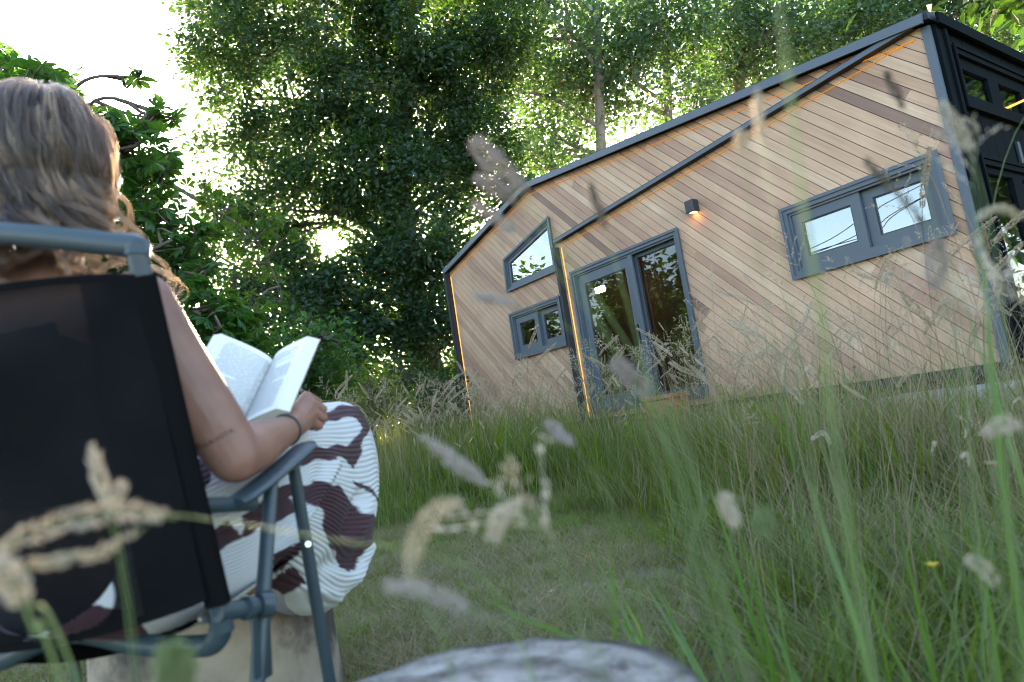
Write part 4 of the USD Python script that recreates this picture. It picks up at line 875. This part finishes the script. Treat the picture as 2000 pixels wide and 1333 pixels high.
cloth = usdkit.material(stage, LK + 'skirt_cloth', {'a': ('attribute', {'attribute': 'tone'}), 'g': ('texture_coordinate', {}), 'n': ('noise_texture', {'scale': 900., 'detail': 2.}), 'b': ('bump', {'strength': .2, 'distance': .0005}),
    'p': ('principled_bsdf', {'roughness': .75, 'specular_ior_level': .25, 'sheen_weight': .1}), 't': ('translucent_bsdf', {}), 'x': ('mix_closure', {'fac': .12})},
    [('a.color', 'p.base_color'), ('a.color', 't.color'), ('g.object', 'n.vector'), ('n.fac', 'b.height'), ('b.normal', 'p.normal'), ('p.BSDF', 'x.closure1'), ('t.BSDF', 'x.closure2')], surface='x.closure')
vR, fR = grid(Pr); st_ = 5; vL, fL = grid(Pl[:, ::st_])
mL = (meshkit.noise(Pl[:, ::st_] * 9, 4) > .62)
vv, ff = join([(vR, fR), (vL, fL[:, ::-1])])
sk = pp('skirt', (vv, ff), cloth, smooth=True)
colour(sk, np.where(np.r_[mk.ravel(), mL.ravel()][:, None], dk_, cr_))
# hair tie on the wrist, tattoo on the arm
fa = unit(wr - elb); tie = wr - fa * .016; s1 = unit(np.cross(fa, UP)); s2 = np.cross(fa, s1); th = np.linspace(0, 2 * np.pi, 33)
pp('bracelet', tube(np.array([tie + (s1 * math.cos(a) + s2 * math.sin(a)) * .0288 for a in th]), .0024, 8), rubber)
tm = meshkit.text_mesh('LA BELLA VITA', 1.0, .05); tv, tf = np.asarray(tm.vertices), np.asarray(tm.faces)
tm2 = trimesh.Trimesh(tv, tf).subdivide_to_size(.5); tv, tf = np.asarray(tm2.vertices), np.asarray(tm2.faces)
x0, x1 = tv[:, 0].min(), tv[:, 0].max(); U_ = (tv[:, 0] - x0) / (x1 - x0); A0, A1 = np.array([352.0, 891.0]), np.array([457.0, 844.0]); dd = (A1 - A0); nn = np.array([dd[1], -dd[0]]) / np.linalg.norm(dd)
q = A0 + U_[:, None] * dd + nn * ((tv[:, 1] * 9.0) + 4 * np.sin(np.pi * U_) * -1)[:, None]
dr_ = FW * FPX + RT * (q[:, :1] - 1000) + UP * (666.5 - q[:, 1:])
loc, idx, tri_ = bodym.ray.intersects_location(np.repeat(CAM[None], len(q), 0), dr_, multiple_hits=False)
ok = np.zeros(len(q), bool); ok[idx] = True; W_ = np.zeros((len(q), 3)); W_[idx] = loc + bodym.face_normals[tri_] * .0006
tf = tf[ok[tf].all(1)]; 
if len(tf): pp('tattoo', (W_ + 0, tf), mat('ink', (.035, .032, .04), .6), smooth=False)
# hair: cap and wavy strands
hair_mats = [usdkit.material(stage, LK + f'hair_{n}', {'h': ('principled_hair_bsdf', {'model': 'Chiang', 'parametrization': 'Direct coloring', 'color': c, 'roughness': .34, 'radial_roughness': .4, 'R': .35})}, surface='h.BSDF') for n, c in (('brown', (.014, .0085, .006)), ('chestnut', (.042, .021, .011)), ('blonde', (.16, .092, .047)))]
capm = mat('hair_under', (.03, .02, .014), .8)
hr = np.random.default_rng(3)
HC = head_c + ZZ * .012 - CF * .012; HX = np.array([.098, .112, .116])           # right, forward, up radii
def hp_(d, s=1.0): return HC + CR * d[..., :1] * HX[0] * s + CF * d[..., 1:2] * HX[1] * s + ZZ * d[..., 2:] * HX[2] * s
m = trimesh.creation.icosphere(4, 1.0); d = np.asarray(m.vertices); keepf = (d[m.faces].mean(1)[:, 1] < .45) | (d[m.faces].mean(1)[:, 2] > .45)
pp('hair_cap', (hp_(d, .985), np.asarray(m.faces)[keepf]), capm)
def strands(n_locks, per, length, mt, name, w0, spread, tone_seed, side_only=False):
    r = np.random.default_rng(tone_seed); pts, cnt, wid = [], [], []
    for L in range(n_locks):
        th = r.uniform(-1.35, 1.35) * (1 if r.random() < .9 else 1.25) - math.pi / 2           # direction on the head seen from above; -pi/2 is the back
        tz0 = r.uniform(.15, .98); ln = length * r.uniform(.78, 1.2); ph, om, am = r.uniform(0, 6.28), r.uniform(2.4, 3.6), r.uniform(.005, .012); flip = r.uniform(-.3, 1.0)
        if side_only: th, tz0, flip, am = r.uniform(-.45, .25), r.uniform(.1, .5), r.uniform(.5, 1.1), r.uniform(.014, .024)
        for k in range(per):
            a = th + r.normal() * spread; e0 = math.asin(np.clip(tz0 + r.normal() * .03, -.2, .995)); lift = 1.02 + abs(r.normal()) * .045; P = []; dist = 0.0; ang = e0; last = None; n = 26
            for i in range(n):
                s_ = i / (n - 1) * ln
                if ang > -.42:
                    ang = e0 - s_ / .112; dvec = np.array([math.cos(a) * math.cos(ang), math.sin(a) * math.cos(ang), math.sin(ang)]); p = hp_(dvec[None], lift)[0]; hang = 0.0; s0 = s_
                    side = -math.sin(a) * CR + math.cos(a) * CF; outw = CR * math.cos(a) + CF * math.sin(a)
                else:
                    hang = s_ - s0; p = last - ZZ * (ln / (n - 1)) * .86 + outw * (ln / (n - 1)) * (.20 * flip * hang / .08 + .04)
                last = p.copy() if ang <= -.42 else p
                wv = am * min(1, s_ / .14) ** 1.5 * (1 + .7 * hang / .12); q_ = p + side * wv * math.sin(om * s_ / .055 + ph) + outw * wv * .7 * math.cos(om * s_ / .055 + ph)
                P.append(q_)
            pts.append(np.array(P)); cnt.append(n); wid.append(w0 * np.r_[np.full(n - 6, 1.0), np.linspace(1, .35, 6)])
    P = np.vstack(pts) - COR; c = UsdGeom.BasisCurves.Define(stage, numbered(str(person.GetPath()) + '/' + name)); c.CreateTypeAttr('cubic'); c.CreateBasisAttr('catmullRom'); c.CreateWrapAttr('nonperiodic')
    c.CreatePointsAttr(Vt.Vec3fArray.FromNumpy(P.astype(np.float32))); c.CreateCurveVertexCountsAttr(Vt.IntArray.FromNumpy(np.array(cnt, np.int32))); c.CreateWidthsAttr(Vt.FloatArray.FromNumpy(np.concatenate(wid).astype(np.float32))); c.SetWidthsInterpolation('vertex')
    UsdShade.MaterialBindingAPI.Apply(c.GetPrim()).Bind(mt)
strands(120, 18, .235, hair_mats[0], 'hair', .0011, .06, 101)
strands(70, 26, .25, hair_mats[1], 'hair', .0010, .020, 102)
strands(40, 22, .255, hair_mats[2], 'hair', .0009, .014, 103)
strands(9, 16, .28, hair_mats[1], 'hair_curl', .0008, .02, 104, side_only=True)
# ------------------------------------------------------------------ the open book
paper_edge = noisy('paper_edge', [(0, (.52, .48, .40)), (1, (.64, .60, .52))], scale=1.0, rough=.85, stretch=(1, 1, 1), bscale=300., bump=.1, dist=.001)
paper = noisy('paper', [(0, (.60, .585, .55)), (1, (.67, .655, .62))], scale=4., rough=.8)
ink = mat('print_ink', (.30, .30, .315), .8)
book = thing('open_book', 'thick open paperback book held in the right hand', 'book', loc=sp_b)
def bp(name, m, mt, smooth=False): return part(book, name, (np.asarray(m[0]) - sp_b, m[1]), mt, smooth=smooth)
def block(pr, nrm, thick, out_dir):
    n = len(pr); u = np.linspace(0, 1, n)[:, None]; down = -up_b * BH
    T = -nrm * thick[0] + out_dir * thick[1]; back_ = pr + T * np.clip(u * 3, .12, 1)
    A, B, Cc, D = pr, pr + down, back_, back_ + down
    page = grid(np.stack([A, B])); edges = join([grid(np.stack([A, Cc])), grid(np.stack([D, B])), grid(np.stack([np.stack([A[-1], Cc[-1]]), np.stack([B[-1], D[-1]])])), grid(np.stack([Cc, D]))])
    return page, edges, Cc, D
pgL, edL, cL, dL = block(prL, nL, (.016, .010), unit(lo_t - sp_t)); pgR, edR, cR, dR = block(prR, nR, (.022, .012), unit(ro_t - sp_t))
for pg, ed, c_, d_, nr in ((pgL, edL, cL, dL, nL), (pgR, edR, cR, dR, nR)):
    bp('page_block', ed, paper_edge); bp('page', pg, paper, True)
    o = -nr * .0012; cv = np.stack([c_ + o + up_b * .001, d_ + o - up_b * .001]); cv2 = cv - nr * .0008; bp('cover', join([grid(cv), grid(cv2)]), mat('cover_card' + str(len(_used)), (.35, .33, .30), .5))
lr = np.random.default_rng(8)
for pr, nr, count in ((prL, nL, 34), (prR, nR, 34)):
    n = len(pr); d = np.r_[0, np.cumsum(np.linalg.norm(np.diff(pr, axis=0), axis=1))]; Lw = d[-1]; ms = []
    def along(x, y): return np.array([np.interp(x, d, pr[:, k]) for k in range(3)]) - up_b * y + nr * .0006
    for j in range(count):
        y = .014 + j * .0058
        if y > BH - .014: break
        x = .012 + (.012 if lr.random() < .15 else 0); end = Lw - .016 - (lr.uniform(0, .06) if lr.random() < .25 else 0)
        while x < end - .004:
            w_ = min(lr.uniform(.010, .032), end - x); xs = np.linspace(x, x + w_, 3); ms.append(grid(np.stack([np.array([along(a, y) for a in xs]), np.array([along(a, y + .0019) for a in xs])]))); x += w_ + .0018
    bp('print', join(ms), ink)
# ------------------------------------------------------------------ cut logs
def log(name, label, c, R, h, mat_side, mat_top, seed, tilt=0.0, lump=.05):
    r = np.random.default_rng(seed); th = np.linspace(0, 2 * np.pi, 97)[:-1]; zs = np.linspace(-.04, h, 26); P = []
    for z in zs:
        q = np.stack([np.cos(th) * 1.4, np.sin(th) * 1.4, np.full_like(th, z * 2.0)], -1); rr = R * (1 + lump * (meshkit.fbm(q * 1.3 + seed, 4, seed) - .5) * 2 + .03 * (1 - (z + .04) / h) + .014 * (meshkit.noise(np.stack([np.cos(th) * 14, np.sin(th) * 14, np.full_like(th, z * 3)], -1), seed) - .5))
        P.append(np.stack([rr * np.cos(th), rr * np.sin(th), np.full_like(th, z)], -1))
    P = np.array(P); n = len(th); i = (np.arange(len(zs) - 1)[:, None] * n + np.arange(n)[None]); j = np.roll(i, -1, 1); f = np.stack([i, j, j + n, i + n], -1).reshape(-1, 4)
    rim = P[-1]; rad = np.linspace(0, 1, 22)[1:]; T = [np.array([[0, 0, h]])]
    for k in rad:
        q = rim * [k, k, 0]; z = h + .004 * (meshkit.noise(np.c_[q[:, :2] * 40, q[:, 2]], seed) - .5) - (.010 * max(0, (k - .93) / .07) ** 2) + .0015 * np.sin(k * 60); T.append(np.c_[q[:, :2], z])
    T = np.vstack(T); tf = [np.stack([np.zeros(n, int), 1 + np.arange(n), 1 + (np.arange(n) + 1) % n], 1)]
    for k in range(len(rad) - 1):
        a = 1 + k * n + np.arange(n); b = 1 + k * n + (np.arange(n) + 1) % n; tf += [np.stack([a, a + n, b + n], 1), np.stack([a, b + n, b], 1)]
    t = thing(name, label, 'log', loc=c)
    P[-1, :, 2] -= .010
    part(t, 'side', (P.reshape(-1, 3), f), mat_side, smooth=True); part(t, 'top', (T, np.vstack(tf)), mat_top, smooth=True); return t
wood_end = usdkit.material(stage, LK + 'weathered_end_grain', {
    'g': ('texture_coordinate', {}), 'xy': ('vector_math', {'math_type': 'multiply', 'vector2': (1, 1, 0)}), 'nd': ('noise_texture', {'scale': 6., 'detail': 4.}), 'sc': ('vector_math', {'math_type': 'scale', 'scale': .05}), 'ad': ('vector_math', {'math_type': 'add'}),
    'ln': ('vector_math', {'math_type': 'length'}), 'mr': ('math', {'math_type': 'multiply', 'value2': 3.9}), 'r': ('rgb_ramp', {'ramp': [(0, (.29, .26, .225)), (.45, (.40, .365, .325)), (.62, (.17, .15, .13)), (.70, (.36, .33, .295)), (.84, (.29, .265, .235)), (.90, (.075, .068, .064)), (1, (.10, .09, .085))]}),
    'm2': ('math', {'math_type': 'multiply', 'value2': 420.0}), 'sn': ('math', {'math_type': 'sine'}), 'mp': ('mapping', {'mapping_type': 'point', 'scale': (1, 1, 1)}), 'n': ('noise_texture', {'scale': 26., 'detail': 8., 'roughness': .75}), 'r2': ('rgb_ramp', {'ramp': [(.36, (.28, .26, .25)), (.5, (.80, .79, .78)), (.62, (1, 1, 1))]}),
    'm': ('mix', {'mix_type': 'multiply', 'fac': 1.0}), 'hm': ('math', {'math_type': 'multiply_add', 'value2': .35}), 'b': ('bump', {'strength': .7, 'distance': .003}), 'p': ('principled_bsdf', {'roughness': .85, 'specular_ior_level': .25})},
    [('g.object', 'xy.vector1'), ('g.object', 'nd.vector'), ('nd.color', 'sc.vector1'), ('xy.vector', 'ad.vector1'), ('sc.vector', 'ad.vector2'), ('ad.vector', 'ln.vector1'), ('ln.value', 'mr.value1'), ('mr.value', 'r.fac'), ('ln.value', 'm2.value1'), ('m2.value', 'sn.value1'),
     ('g.object', 'n.vector'), ('n.fac', 'r2.fac'), ('r.color', 'm.color1'), ('r2.color', 'm.color2'), ('m.color', 'p.base_color'), ('sn.value', 'hm.value1'), ('n.fac', 'hm.value3'), ('hm.value', 'b.height'), ('b.normal', 'p.normal')], surface='p.BSDF')
log_bark = noisy('log_bark', [(.35, (.05, .04, .033)), (.5, (.16, .13, .105)), (.65, (.38, .33, .26))], scale=7., rough=.9, bump=.8, dist=.012, stretch=(1, 1, .5))
log_side = noisy('log_bare_side', [(.42, (.035, .026, .02)), (.48, (.10, .075, .055)), (.55, (.20, .155, .11)), (.8, (.30, .245, .18))], scale=4.5, rough=.85, bump=.6, dist=.006, detail=9.)
lc = at(925, 1290, .62); lc = np.array([lc[0], lc[1] - .0, 0.0])
log('cut_log', 'weathered grey round log end with growth rings, closest to the lens', lc, .212, .346, log_bark, wood_end, 4)
fc_ = at(430, 1290, 1.74); fc_[2] = 0
log('cut_log', 'pale bark-stripped log standing under the reader\'s legs', fc_, .285, .285, log_side, noisy('log_top', [(0, (.34, .28, .2)), (1, (.52, .44, .33))], scale=6., rough=.85), 9)
# ------------------------------------------------------------------ stems close to the lens, one by one
fr = np.random.default_rng(123)
near_stem = leafy('near_stem', [(0, (.17, .23, .10)), (.5, (.25, .30, .14)), (1, (.38, .37, .2))], (1.6, 1.6, .7), .42, .5)
near_blade = leafy('near_blade', [(0, (.08, .15, .03)), (.5, (.13, .21, .045)), (.75, (.20, .25, .07)), (1, (.46, .38, .2))], (1.7, 1.8, .6), .42, .42)
pale_seed = leafy('pale_seed', [(0, (.56, .48, .37)), (.5, (.68, .60, .48)), (1, (.78, .71, .58))], (1.1, 1.05, .95), .35, .65)
grey_seed = leafy('grey_seed', [(0, (.36, .31, .28)), (.5, (.46, .40, .36)), (1, (.56, .50, .45))], (1.1, 1.05, .95), .35, .65)
brown_seed = leafy('brown_seed', [(0, (.13, .10, .07)), (.5, (.20, .155, .105)), (1, (.28, .22, .15))], (1.1, 1.05, .95), .35, .65)
green_seed = leafy('green_seed', [(0, (.20, .25, .10)), (.5, (.30, .34, .16)), (1, (.40, .42, .24))], (1.3, 1.3, .8), .38, .6)
GRP = 'seeding grass stalks close to the lens'
def stalk(label, pts, depth, heads, r=.0013, root=True, leaf=None, smat=None, hm=None, scale=1.0):
    """a single stalk: pts are its course from the seed head downwards; heads: (from, to, kind) fractions; it grows on down to the ground"""
    KD = .74; depth, r, scale = np.asarray(depth) * KD, r * KD * .55, scale * KD
    d = list(depth) if np.ndim(depth) else [depth] * len(pts); P = [at(x, y, z) for (x, y), z in zip(pts, d)]
    n0 = len(P)
    if root:
        e = P[-1]; v = unit(P[-1] - P[-2]); k = e[2]
        g = e + v * min(k * .35, .3) ; g = np.array([g[0], g[1], k * .4]); b = np.array([g[0] + .25 * (g[0] - e[0]), max(g[1] + .1, .30), 0.0]); P += [g, b]
    c = bez(P, 12 * len(P)); t = thing('grass_stalk', label, 'grass stalk', GRP, loc=P[n0 - 1]); o = P[n0 - 1]
    part(t, 'stem', (lambda m: (m[0] - o, m[1]))(tube(c, np.linspace(r * .6, r * 1.3, len(c)), 6)), smat or near_stem, smooth=True)
    per = len(c) / (len(P) - 1)
    for a, b, kind in heads:
        i0, i1 = int(a * (n0 - 1) * per), max(int(b * (n0 - 1) * per), int(a * (n0 - 1) * per) + 4); q = c[i0:i1 + 1][::-1]
        m = head(fr, bez(q[::max(1, len(q) // 8)], 24), kind, scale * 1.22); part(t, 'seed_head', (m[0] - o, m[1]), hm or pale_seed)
    for (lx, ly, hx, hy, w) in (leaf or ()):
        m = ribbon(np.array([at(lx, ly, depth if not np.ndim(depth) else d[-1])]), np.array([at(hx, hy, (depth if not np.ndim(depth) else d[-1]) * 1.05) - at(lx, ly, depth if not np.ndim(depth) else d[-1])]), np.array([[0, 0, -.02]]), np.array([1.0]), np.array([w]), 8); part(t, 'leaf', (m[0] - o, m[1]), near_blade)
    return t
stalk('thick pale seed head arching across the chair back at lower left', [(345, 1012), (240, 1000), (130, 1020), (20, 1062), (-60, 1140), (-90, 1300)], .46, [(0, .66, 'plume')], .0016, scale=.85)
stalk('drooping buff seed branch just below the arching one at lower left', [(285, 1028), (190, 1080), (100, 1098), (50, 1110), (60, 1180), (150, 1330)], .44, [(0, .60, 'spike')], .0018, scale=1.0)
stalk('short upright whitish seed head standing before the chair mesh', [(178, 872), (195, 940), (208, 990), (235, 1110), (262, 1330)], .52, [(0, .5, 'spike')], .0010, scale=1.2)
stalk('small whitish seed tip right of the short upright one', [(236, 950), (226, 1000), (245, 1120), (275, 1340)], .54, [(0, .36, 'spike')], .0009, scale=1.2)
stalk('pale bent seed head cut by the left edge of the view', [(-40, 1090), (10, 1120), (40, 1170), (70, 1240), (120, 1340)], .42, [(0, .55, 'plume')], .0018, scale=1.0)
stalk('fluffy pale green plume rising at the very bottom left', [(340, 1262), (342, 1300), (345, 1350), (350, 1420)], .40, [(0, .8, 'plume')], .0014, hm=green_seed, scale=1.2, root=True)
stalk('long thin green stem running across the chair legs', [(330, 1004), (480, 1025), (650, 1055), (850, 1085), (960, 1150), (1040, 1330)], .50, [], .0016)
stalk('mauve-grey panicle in front of the low end of the roof', [(920, 268), (965, 318), (1005, 360), (1060, 430), (1130, 530), (1230, 680), (1330, 850), (1400, 1100)], .62, [(0, .34, 'plume')], .0013, hm=grey_seed, scale=1.25)
stalk('second mauve-grey seed branch beside the panicle before the roof end', [(932, 346), (975, 375), (1020, 410), (1090, 500), (1180, 640), (1300, 850), (1390, 1120)], .63, [(0, .30, 'spike')], .0012, hm=grey_seed, scale=1.4)
stalk('lower seed branch crossing the slanted window', [(930, 402), (985, 440), (1040, 478), (1110, 560), (1200, 690), (1310, 900)], .64, [(0, .30, 'spike')], .0011, hm=grey_seed, scale=1.3)
stalk('foxtail spike standing over the canopy trim left of the lamp', [(1148, 356), (1168, 405), (1182, 450), (1215, 560), (1270, 760), (1350, 1050)], .66, [(0, .40, 'spike')], .0012, hm=brown_seed, scale=1.0)
stalk('thin seed branch lying across the small low window', [(935, 578), (990, 590), (1050, 606), (1130, 660), (1230, 790), (1320, 1000)], .70, [(0, .28, 'spike')], .0010, hm=grey_seed, scale=1.2)
stalk('grey seed spike before the lower half of the sliding door', [(1195, 702), (1235, 740), (1290, 800), (1340, 900), (1400, 1100)], .60, [(0, .42, 'plume')], .0013, hm=grey_seed, scale=.9)
stalk('grey seed spike slanting over the tall grass left of the house', [(822, 848), (880, 895), (935, 938), (980, 985), (1060, 1080), (1150, 1260)], .60, [(0, .48, 'spike')], .0012, hm=grey_seed, scale=1.4)
stalk('small grey seed spike under the left end of the house', [(1072, 828), (1100, 855), (1130, 885), (1190, 990), (1250, 1180)], .66, [(0, .45, 'spike')], .0010, hm=grey_seed, scale=1.3)
stalk('curling pale plume over the mown grass right of the knee', [(912, 985), (862, 992), (825, 1030), (806, 1085), (815, 1150), (842, 1215), (890, 1340)], .46, [(0, .66, 'plume')], .0012, scale=.72)
stalk('pale spike lying level across the foot of the curling plume', [(752, 1148), (820, 1150), (890, 1178), (955, 1215), (1050, 1330)], .48, [(0, .62, 'spike')], .0011, hm=grey_seed, scale=1.3)
stalk('open cream panicle over the dry cut grass in the middle', [(985, 965), (1030, 1000), (1075, 1050), (1110, 1110), (1150, 1200), (1190, 1350)], .56, [(0, .50, 'panicle')], .0012, scale=1.2)
stalk('second cream panicle curving left beside the open one', [(960, 1060), (975, 1015), (1010, 995), (1060, 1040), (1110, 1140), (1160, 1350)], .55, [(0, .45, 'plume')], .0011, scale=.9)
stalk('white nodding seed head left of the tall blades', [(1438, 1030), (1420, 985), (1395, 965), (1370, 990), (1345, 1100), (1330, 1350)], .62, [(0, .35, 'plume')], .0012, scale=.9)
stalk('hooked straw stem with a plump green head', [(1492, 1045), (1487, 1000), (1465, 975), (1440, 985), (1425, 1080), (1400, 1350)], .64, [(0, .26, 'plume')], .0013, hm=green_seed, scale=1.1)
stalk('dark timothy spike high on the wall near the dark corner', [(1730, 140), (1752, 185), (1770, 228), (1800, 330), (1850, 560), (1900, 900)], .70, [(0, .36, 'spike')], .0011, hm=brown_seed, scale=1.0)
stalk('timothy spike lying across the right pane of the wide window', [(1690, 312), (1740, 365), (1800, 430), (1850, 520), (1890, 700), (1900, 1000)], .66, [(0, .44, 'spike')], .0012, hm=brown_seed, scale=1.0)
stalk('buff spike against the dark corner of the house', [(1838, 205), (1862, 250), (1890, 292), (1925, 400), (1960, 620), (1975, 1000)], .66, [(0, .42, 'plume')], .0012, scale=.8)
stalk('tall stalk with sparse seeds before the dark end wall', [(1905, 240), (1908, 290), (1900, 350), (1905, 450), (1925, 640), (1945, 1000)], .78, [(0, .46, 'panicle')], .0010, scale=.9)
stalk('arched seed head hanging before the dark end wall', [(1990, 420), (1950, 408), (1915, 425), (1905, 480), (1925, 620), (1950, 900)], .80, [(0, .46, 'spike')], .0010, scale=1.2)
stalk('fuzzy mauve seed head right of the wide window', [(1832, 470), (1828, 520), (1835, 570), (1850, 680), (1880, 950)], .56, [(0, .5, 'plume')], .0011, hm=grey_seed, scale=.9)
stalk('pale green stem rising the full height before the roof trim', [(1515, -30), (1530, 80), (1545, 200), (1570, 420), (1610, 650), (1650, 1000)], .34, [], .0026, smat=near_stem)
stalk('thin green stem left of the wide window', [(1478, 190), (1490, 300), (1512, 430), (1555, 700), (1600, 1000)], .55, [(0, .22, 'spike')], .0011)
stalk('grey whiskery seed tuft on the canopy trim', [(1452, 262), (1448, 290), (1462, 380), (1500, 600), (1560, 950)], .60, [(0, .28, 'plume')], .0009, hm=pale_seed, scale=.7)
stalk('blurred straw stem with an open head at the right edge', [(1985, 560), (1950, 590), (1930, 640), (1940, 760), (1960, 1000)], .60, [(0, .5, 'panicle')], .0011, scale=1.1)
stalk('curled straw seed head low at the right edge', [(1925, 850), (1960, 830), (1995, 845), (2010, 920), (2015, 1200)], .62, [(0, .5, 'plume')], .0010, scale=.8)
stalk('twisted pale seed spike near the yellow flower', [(1890, 1092), (1920, 1110), (1950, 1150), (1990, 1230), (2010, 1400)], .70, [(0, .5, 'plume')], .0011, scale=.8)
rr_ = np.random.default_rng(909)
ORD = ('leftmost', 'second from the left', 'third from the left', 'fourth from the left', 'fifth from the left', 'sixth from the left', 'seventh from the left', 'eighth from the left', 'eighth from the right', 'seventh from the right', 'sixth from the right', 'fifth from the right', 'fourth from the right', 'third from the right', 'second from the right', 'rightmost')
for k, x_ in enumerate(np.linspace(1565, 2005, 16) + rr_.uniform(-9, 9, 16)):
    y_, d_ = rr_.uniform(520, 900), rr_.uniform(1.0, 1.9); lean = rr_.uniform(-60, 40); hook = rr_.uniform(-50, 50)
    stalk(ORD[k] + ' of the sixteen thin seeding stalks at the right of the view', [(x_ + hook, y_ + abs(hook) * .5), (x_ + hook * .4, y_ + 6), (x_, y_ + 45), (x_ - lean * .4, y_ + 180), (x_ - lean, y_ + 480)], d_ / .74, [(0, .45, ('panicle', 'spike', 'plume', 'spike')[k % 4])], .0013, smat=straw_m if k % 3 else near_stem, scale=.95)
# fresh blades leaning into the lower right of the view
def blade_clump(label, items, depth):
    bs = [at(a, b, depth * fr.uniform(.92, 1.12)) for a, b, _, _, _ in items]; o = bs[0]; t = thing('grass_clump', label, 'grass clump', 'clumps of fresh grass close to the lens', loc=o)
    for (a, b, c, d, w), p in zip(items, bs):
        q = at(c, d, depth * fr.uniform(.95, 1.25)); v = q - p; L = np.linalg.norm(v); g = p.copy(); down = p - v * .35; g = np.array([down[0], down[1], max(0, min(p[2] * .3, down[2]))]); c_ = bez([np.array([g[0], g[1], 0.0]), p, p + v * .55 + ZZ * .02 * L, q], 20)
        tt, A, B = frames(c_); wd = w * np.clip(np.minimum(np.linspace(0, 1, len(c_)) * 4 + .45, (1 - np.linspace(0, 1, len(c_))) * 1.9), .03, 1)[:, None] / 2; s_ = unit(fr.normal(size=3)); S_ = np.cross(tt, s_); S_ /= np.linalg.norm(S_, axis=1, keepdims=True); N_ = np.cross(S_, tt)
        P = np.stack([c_ - S_ * wd, c_ - N_ * wd * .25, c_ + S_ * wd], 1) - o; part(t, 'blade', grid(P), near_blade, smooth=True)
def rows(n, x0, x1, dx, y1, seed, w=(.004, .0075)):
    r = np.random.default_rng(seed); out = []
    for _ in range(n):
        a = r.uniform(x0, x1); out.append((a, r.uniform(1330, 1420), a + dx * r.uniform(.4, 1.4) + r.normal() * 40, r.uniform(*y1), r.uniform(*w)))
    return out
blade_clump('fresh green blades leaning left, right of the weathered log', rows(12, 1270, 1470, -110, (960, 1220), 1, (.005, .009)), 1.15)
blade_clump('fresh green blades under the middle of the wide window', rows(11, 1480, 1680, -70, (900, 1200), 2, (.005, .009)), 1.10)
blade_clump('fresh green blades in the bottom right corner', rows(11, 1720, 1990, -60, (920, 1220), 3, (.005, .009)), 1.0)
blade_clump('tall blurred blades crossing the right edge of the view', [(1990, 1200, 1905, 330, .006), (2010, 1000, 1850, 480, .005), (1700, 1330, 1545, 830, .007)], .60)
blade_clump('low spreading blades above the rim of the weathered log', [(1190, 1330, 880, 1130, .005), (1230, 1340, 960, 1120, .0045), (1260, 1330, 1130, 1080, .005), (1210, 1350, 1190, 1010, .005)], .80)
# one yellow flower, brown dead heads
def bloom(name, label, cat, x, y, depth, rad, mt, petals=6, group=None):
    c = at(x, y, depth); b = c * [1, 1, 0] + np.array([.03, .05, 0]); t = thing(name, label, cat, group, loc=c)
    p = bez([c, (c + b) / 2 + [.01, 0, .05], b], 14) - c; part(t, 'stem', tube(p, .0011, 6), near_stem, smooth=True)
    a = np.linspace(0, 2 * np.pi, petals, endpoint=False); A = np.stack([np.cos(a), np.sin(a), np.full_like(a, .45)], 1); N = np.stack([-np.cos(a) * .4, -np.sin(a) * .4, np.ones_like(a)], 1)
    v, f = HEART
    for k in range(petals): part(t, 'petal', leaves(np.zeros((1, 3)), unit(N[k])[None], A[k:k + 1] + fr.normal(size=(1, 3)) * .1, np.array([rad]), HEART), mt)
    m = trimesh.creation.icosphere(2, rad * .33); part(t, 'centre', (m.vertices * [1, 1, .7], m.faces), mt, smooth=True)
bloom('yellow_flower', 'single small yellow flower in the grass at lower right', 'flower', 1821, 1105, .95, .011, yel_m, 5)
brown_head = noisy('dead_head', [(0, (.16, .09, .055)), (1, (.30, .19, .12))], scale=200., rough=.9)
bloom('dead_flower', 'brown dried flower head above the tall grass at right', 'flower', 1940, 908, .85, .011, brown_head, 9, 'dried brown flower heads')
bloom('dead_flower', 'brown dried flower head left of the wide window, low in the grass', 'flower', 1578, 768, .95, .011, brown_head, 9, 'dried brown flower heads')
